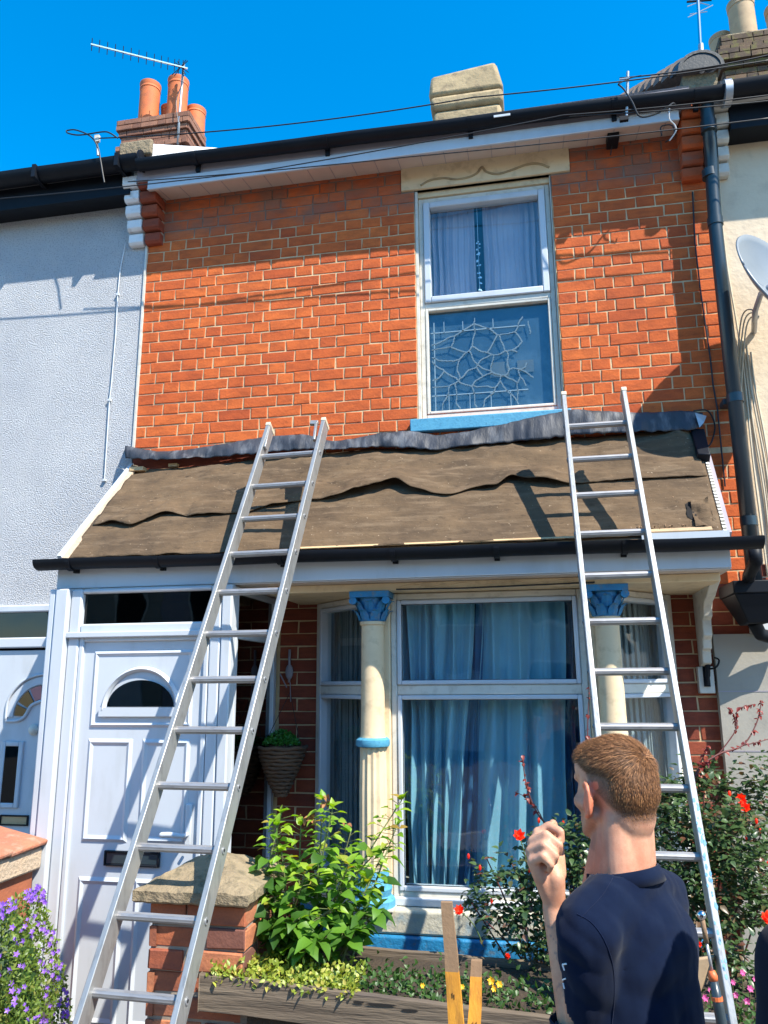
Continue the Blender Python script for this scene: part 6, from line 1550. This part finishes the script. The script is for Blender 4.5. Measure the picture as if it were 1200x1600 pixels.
def top_garment(c, sleeves, voxel, mat, amp=.005, name='shirt', hem=.86):
    S, tp, Rt, nb, wide = c['S'], c['tp'], c['Rt'], c['nb'], c['wide']
    b = MB()
    for q, r in (((0, .0, S.z-.14), (.176*wide, .122, .20)), ((0, -.022, S.z-.06), (.160*wide, .100, .13)), ((0, 0, S.z-.36), (.158*wide, .115, .24)), ((0, 0, .98), (.168*wide, .122, .17))):
        vs, fs = ball(tp(*q), 1.0, 28, 18, r, Rt); b.add(vs, fs)
    for sh in (c['SL'], c['SR']): capsule(b, nb-Vector((0, 0, .048))-c['F']*.012, sh+Vector((0, 0, .004)), .066, .066)
    for pts in sleeves: chain(b, pts)
    me = remeshed(b, voxel, 8)
    n = len(me.vertices); co = np.empty(n*3); me.vertices.foreach_get('co', co); co = co.reshape(-1, 3)
    no = np.empty(n*3); me.vertices.foreach_get('normal', no); no = no.reshape(-1, 3)
    dsp = np.empty(n)
    for i in range(n):
        x, y, z = co[i]
        dsp[i] = amp*noise.noise(Vector((x*9+z*4, y*9, z*5)))+amp*1.1*(abs(noise.noise(Vector((x*11-z*9, y*11+z*3, z*4+3))))-.2)+amp*.8*(abs(noise.noise(Vector((x*7+z*12, y*9-z*5, z*3+9))))-.2)+amp*.4*noise.noise(Vector((x*30, y*30, z*14)))
    co2 = co+no*dsp[:, None]; me.vertices.foreach_set('co', co2.ravel().astype(np.float32))
    # neck opening and hem
    bm = bmesh.new(); bm.from_mesh(me)
    ncap = Vector(nb); F = c['F']; kill = []
    up = (Vector((0, 0, 1))+F*.20).normalized()
    for f in bm.faces:
        q = f.calc_center_median()
        if q.z < hem: kill.append(f); continue
        for (cp, cd_, cr) in c.get('cuts', []):
            if (q-cp).dot(cd_) > 0 and ((q-cp)-cd_*(q-cp).dot(cd_)).length < .085 and (q-cp).length < cr: kill.append(f); break
        else:
            r = q-ncap
            if r.dot(up) > c.get('collar', -.012) and (r-up*r.dot(up)).length < .078: kill.append(f)
    bmesh.ops.delete(bm, geom=kill, context='FACES'); bm.to_mesh(me); bm.free()
    me.materials.clear(); me.materials.append(X[mat]); me.polygons.foreach_set('use_smooth', [True]*len(me.polygons))
    o = bpy.data.objects.new(name, me); link(o, c['e'])
    q = o.modifiers.new('solid', 'SOLIDIFY'); q.thickness = .0022; q.offset = -1
    return o

# ---------------- the man in the foreground
Hc = W(960, 1234, -2.76); S0 = W(972, 1352, -2.78)-Vector((0, 0, .095))
fy = math.radians(57); hy_ = math.radians(36)
F_ = Vector((-math.sin(fy), math.cos(fy), 0)); L_ = Vector((-F_.y, F_.x, 0))
SLp = S0+L_*.139; SRp = S0-L_*.139
wrist = W(866, 1418, -2.80); elbow = Vector((2.572, -2.835, 1.135)); pr_ = wrist-elbow
def manhand(b):
    wv = Vector(wrist)
    # palm
    K = [W(841, 1302, -2.795), W(833, 1316, -2.805), W(830, 1331, -2.818), W(833, 1346, -2.832)]      # knuckles index..little
    for i, k in enumerate(K): capsule(b, wv+Vector((0, 0, .004)), k, .019, .0125)
    heel = W(868, 1372, -2.815); capsule(b, wv, heel, .022, .019); capsule(b, heel, W(862, 1345, -2.80), .019, .016)
    capsule(b, W(850, 1350, -2.815), W(848, 1325, -2.80), .016, .014)
    # fingers curl towards the right
    FN = [([(841,1302,-2.795),(858,1290,-2.800),(876,1300,-2.815),(877,1314,-2.812)], .0092),
          ([(833,1316,-2.808),(853,1304,-2.825),(874,1320,-2.832),(873,1332,-2.822)], .0092),
          ([(830,1331,-2.822),(850,1320,-2.842),(868,1337,-2.845),(866,1346,-2.832)], .0088),
          ([(833,1346,-2.836),(849,1338,-2.852),(861,1352,-2.850),(858,1360,-2.838)], .0078)]
    for pts, r in FN:
        p = [W(*q) for q in pts]; capsule(b, p[0], p[1], r*1.12, r); capsule(b, p[1], p[2], r, r*.92); capsule(b, p[2], p[3], r*.92, r*.82)
    # thumb standing up behind the index
    p = [W(872, 1365, -2.785), W(873, 1330, -2.775), W(868, 1302, -2.775), W(864, 1286, -2.780)]
    capsule(b, p[0], p[1], .017, .012); capsule(b, p[1], p[2], .012, .0105); capsule(b, p[2], p[3], .0105, .0085)
arms = [[(SLp, .052), (SLp.lerp(elbow, .5), .047), (elbow, .041)], [(elbow, .041), (elbow.lerp(wrist, .3), .043), (elbow.lerp(wrist, .75), .030), (wrist, .0235)],
        [(SRp, .052), (SRp+Vector((-.01, .03, -.14)), .045), (SRp+Vector((-.03, .05, -.28)), .038), (SRp+Vector((-.16, .14, -.40)), .026), (SRp+Vector((-.21, .17, -.42)), .030)]]
man = figure('man seen from behind in a navy top raising his left fist', (2.68, -2.78, 0), fy, hy_, S0, Hc, arms, .0038, True, hand=manhand, hs=.90, wide=.84)
me = man['me']; co = man['co']
ink = np.zeros(len(co)); ax = np.array((wrist-elbow).normalized()); rel = co-np.array(elbow); t_ = rel@ax
sel = (t_ > .10) & (t_ < .235) & (np.linalg.norm(rel-np.outer(t_, ax), axis=1) < .06)
for i in np.where(sel)[0]:
    v = noise.noise(Vector(co[i]*34)); ink[i] = .55 if abs(v) < .045 else 0
a = me.attributes.new('ink', 'FLOAT', 'POINT'); a.data.foreach_set('value', ink.astype(np.float32))
man['cuts'] = [(elbow.lerp(wrist, .30), (wrist-elbow).normalized(), .30)]
sl = [[(SLp, .063), (SLp.lerp(elbow, .5), .058), (elbow, .053)], [(elbow, .053), (elbow.lerp(wrist, .45), .050)], [(SRp, .062), (SRp+Vector((-.01, .03, -.14)), .056), (SRp+Vector((-.03, .05, -.28)), .050), (SRp+Vector((-.16, .14, -.40)), .036)]]
shirt = top_garment(man, sl, .0050, 'navy', .0085)
# collar band
F3 = man['F']; upn = (Vector((0, 0, 1))+F3*.20).normalized(); ex = (man['Lf']-upn*man['Lf'].dot(upn)).normalized(); ey = upn.cross(ex)
cn = Vector(man['nb'])+upn*(-.012)
col = MB(); pts = [cn+ex*(.0745*math.cos(a))+ey*(.0735*math.sin(a))+upn*(.004*math.sin(a*2)) for a in np.linspace(0, 2*math.pi, 41)]
# seams projected on the shirt
from mathutils.bvhtree import BVHTree
dg = bpy.context.evaluated_depsgraph_get(); dg.update()
bvh = BVHTree.FromObject(shirt, dg)
bvb = BVHTree.FromObject(man['body'], dg)
# collar follows the cut edge of the cloth
def on_shirt(px, py, lift=.0008):
    d_ = Vector(ray(px, py)).normalized(); h = bvh.ray_cast(Vector(CAM), d_)
    if h[0] is None: return None
    return h[0]-d_*lift
def seam(pxs, r, name='seam', mat='navy_dk', k=8):
    p = smooth_path([Vector((x, y, 0)) for x, y in pxs], k); q = [on_shirt(v.x, v.y) for v in p]; q = [v for v in q if v is not None]
    if len(q) > 2:
        # light smoothing
        q2 = [q[0]]+[(q[i-1]+q[i]*2+q[i+1])/4 for i in range(1, len(q)-1)]+[q[-1]]
        MB().tube(q2, r, 5).build(name, X[mat], shirt, smooth=True)
seam([(957,1372),(940,1400),(915,1426),(908,1434)], .0006)
seam([(902,1428),(925,1442),(945,1470),(958,1510),(960,1560),(955,1610)], .0008)
for off in (0, ): pass
band = MB(); nA = 48; vs = []
for k in range(nA):
    a = 2*math.pi*k/nA; o = ex*math.cos(a)+ey*math.sin(a)
    for (rr, hh) in ((.0765, -.026), (.0735, -.010), (.0700, .0015), (.0660, .0018), (.0650, -.008), (.0700, -.026)):
        vs.append(Vector(man['nb'])-F3*.004+upn*(-.008+hh)+o*rr)
fs = []
for k in range(nA):
    for j in range(6): fs.append((k*6+j, k*6+(j+1) % 6, ((k+1) % nA)*6+(j+1) % 6, ((k+1) % nA)*6+j))
band.add(vs, fs); band.build('collar', X['navy'], shirt, smooth=True)
# white lettering fragments running down the left sleeve
random.seed(3); pm = MB()
def stroke(pts, r=.0035):
    q = [on_shirt(x, y, .0012) for x, y in pts]; q = [v for v in q if v is not None]
    if len(q) > 1: pm.tube(q, r, 5)
for n_, (x, y) in enumerate(((880,1512),(877,1527),(875,1542),(874,1557),(874,1572),(875,1587))):
    stroke([(x-1, y-5), (x+2, y+4)], .0018)
    if n_ % 2: stroke([(x+2, y+4), (x+7, y+2)], .0013)
    if n_ % 3 != 1: stroke([(x-1, y-5), (x+5, y-6)], .0015)
    if n_ in (2, 5): stroke([(x+5, y-6), (x+7, y+3)], .0014)
if pm.v: pm.build('sleeve_print', X['print'], shirt)

# hair strands
def grow_hair(c, TOTAL, wid=1.0):
    me = c['me']; polys = me.polygons; hx, hy, hz, low, ear = c['hx'], c['hy'], c['hz'], c['low'], c['ear']
    cands = []
    for p in polys:
        i = p.vertices[0]
        if ear[i] or hz[i] < low[i]-.004 or hz[i] < -.066: continue
        cands.append((p.index, i))
    hair = MB(); HFv, HLv = c['HF'], c['HL']; Zv = Vector((0, 0, 1)); crown = np.array((.018, -.070, .070))
    per = TOTAL/max(1, len(cands))
    for pi, i in cands:
        p = polys[pi]; nrm = p.normal; c0 = p.center
        x, y, z = hx[i], hy[i], hz[i]
        topness = max(0, min(1, (z-.030)/.035)); backness = max(0, min(1, (-y-.02)/.05))
        sidef = max(0, min(1, (abs(x)-.045)/.03))
        lowd = z-low[i]
        Ln = .0028+.0135*topness+.0045*backness*min(1, max(0, lowd-.01)/.045)
        sd = max(0, min(1, (abs(x)-.042)/.016))*max(0, min(1, (.062-z)/.03))*max(0, min(1, (y+.075)/.03)); Ln = Ln*(1-sd)+.0016*sd
        if topness < .5 and backness < .4: Ln = min(Ln, .0016+.008*topness)
        dens = per*(.30+.70*min(1, max(0, (Ln-.0015)/.004)))*(min(1, max(.05, lowd/.02)))
        k = int(dens)+(1 if R() < dens-int(dens) else 0)
        v = np.array((x, y, z))-crown; 
        fl = (-HLv)*v[0]+HFv*v[1]+Zv*v[2]; fl = (fl-nrm*fl.dot(nrm))
        if fl.length > 1e-5: fl.normalize()
        sw = nrm.cross(fl)*.35
        lift_ = .55*topness+.18
        for _ in range(k):
            q = c0+Vector((U(-1, 1), U(-1, 1), U(-1, 1)))*.0022
            L = Ln*U(.65, 1.2); dr = (fl*.9+sw+nrm*lift_+rv()*.13+HFv*.25*topness).normalized()
            sdv = dr.cross(nrm)
            if sdv.length < 1e-4: continue
            sdv = sdv.normalized()*(.00042 if Ln > .006 else .00030)*wid; a1 = q+dr*L*.5; a2 = q+(dr+fl*.35-nrm*.12).normalized()*L
            hair.add([q-sdv, q+sdv, a1+sdv*.8, a1-sdv*.8, a2], [(0, 1, 2, 3), (3, 2, 4)])
    hair.build('hair', X['hair'], c['e'], smooth=False, kind='stuff')
random.seed(17); grow_hair(man, 46000)
# trousers and shoes
def trousers(c, mat):
    b = MB(); tp = c['tp']
    vs, fs = ball(tp(0, 0, .93), 1.0, 20, 14, (.175, .125, .15), c['Rt']); b.add(vs, fs)
    for s in (-1, 1): chain(b, [(tp(s*.085, 0, .88), .100), (tp(s*.095, .015, .50), .072), (tp(s*.10, -.01, .28), .064), (tp(s*.10, -.01, .09), .058)])
    m_ = remeshed(b, .012, 4); m_.materials.clear(); m_.materials.append(X[mat]); o = bpy.data.objects.new('trousers', m_); link(o, c['e'])
    for s in (-1, 1):
        b = MB(); capsule(b, tp(s*.10, -.03, .052), tp(s*.11, .16, .042), .050, .042); b.build('shoe', X['black'], c['e'], smooth=True)
trousers(man, 'jeans')

# ---------------- second person, only the shoulder is in view at the right edge
S2 = Vector((3.035, -3.10, 1.405)); fy2 = math.radians(10)
F2 = Vector((-math.sin(fy2), math.cos(fy2), 0)); L2 = Vector((-F2.y, F2.x, 0)); SL2 = S2+L2*.165; SR2 = S2-L2*.165
arms2 = [[(SL2, .052), (SL2+Vector((-.02, .0, -.15)), .046), (SL2+Vector((-.01, .02, -.28)), .038), (SL2+Vector((.0, .12, -.48)), .026), (SL2+Vector((0, .16, -.54)), .032)],
         [(SR2, .052), (SR2+Vector((.03, .0, -.15)), .046), (SR2+Vector((.03, .02, -.28)), .038), (SR2+Vector((.0, .10, -.48)), .026), (SR2+Vector((0, .14, -.54)), .032)]]
p2 = figure('second person in a black top, only a shoulder showing at the right edge', (3.035, -3.10, 0), fy2, fy2, S2, S2+Vector((0, .02, .235)), arms2, .009, False)
p2['cuts'] = []
top_garment(p2, [[(q, r+.014) for q, r in arms2[0][:4]], [(q, r+.014) for q, r in arms2[1][:4]]], .009, 'dark_top', .006)
trousers(p2, 'jeans')
grow_hair(p2, 9000, 2.0)
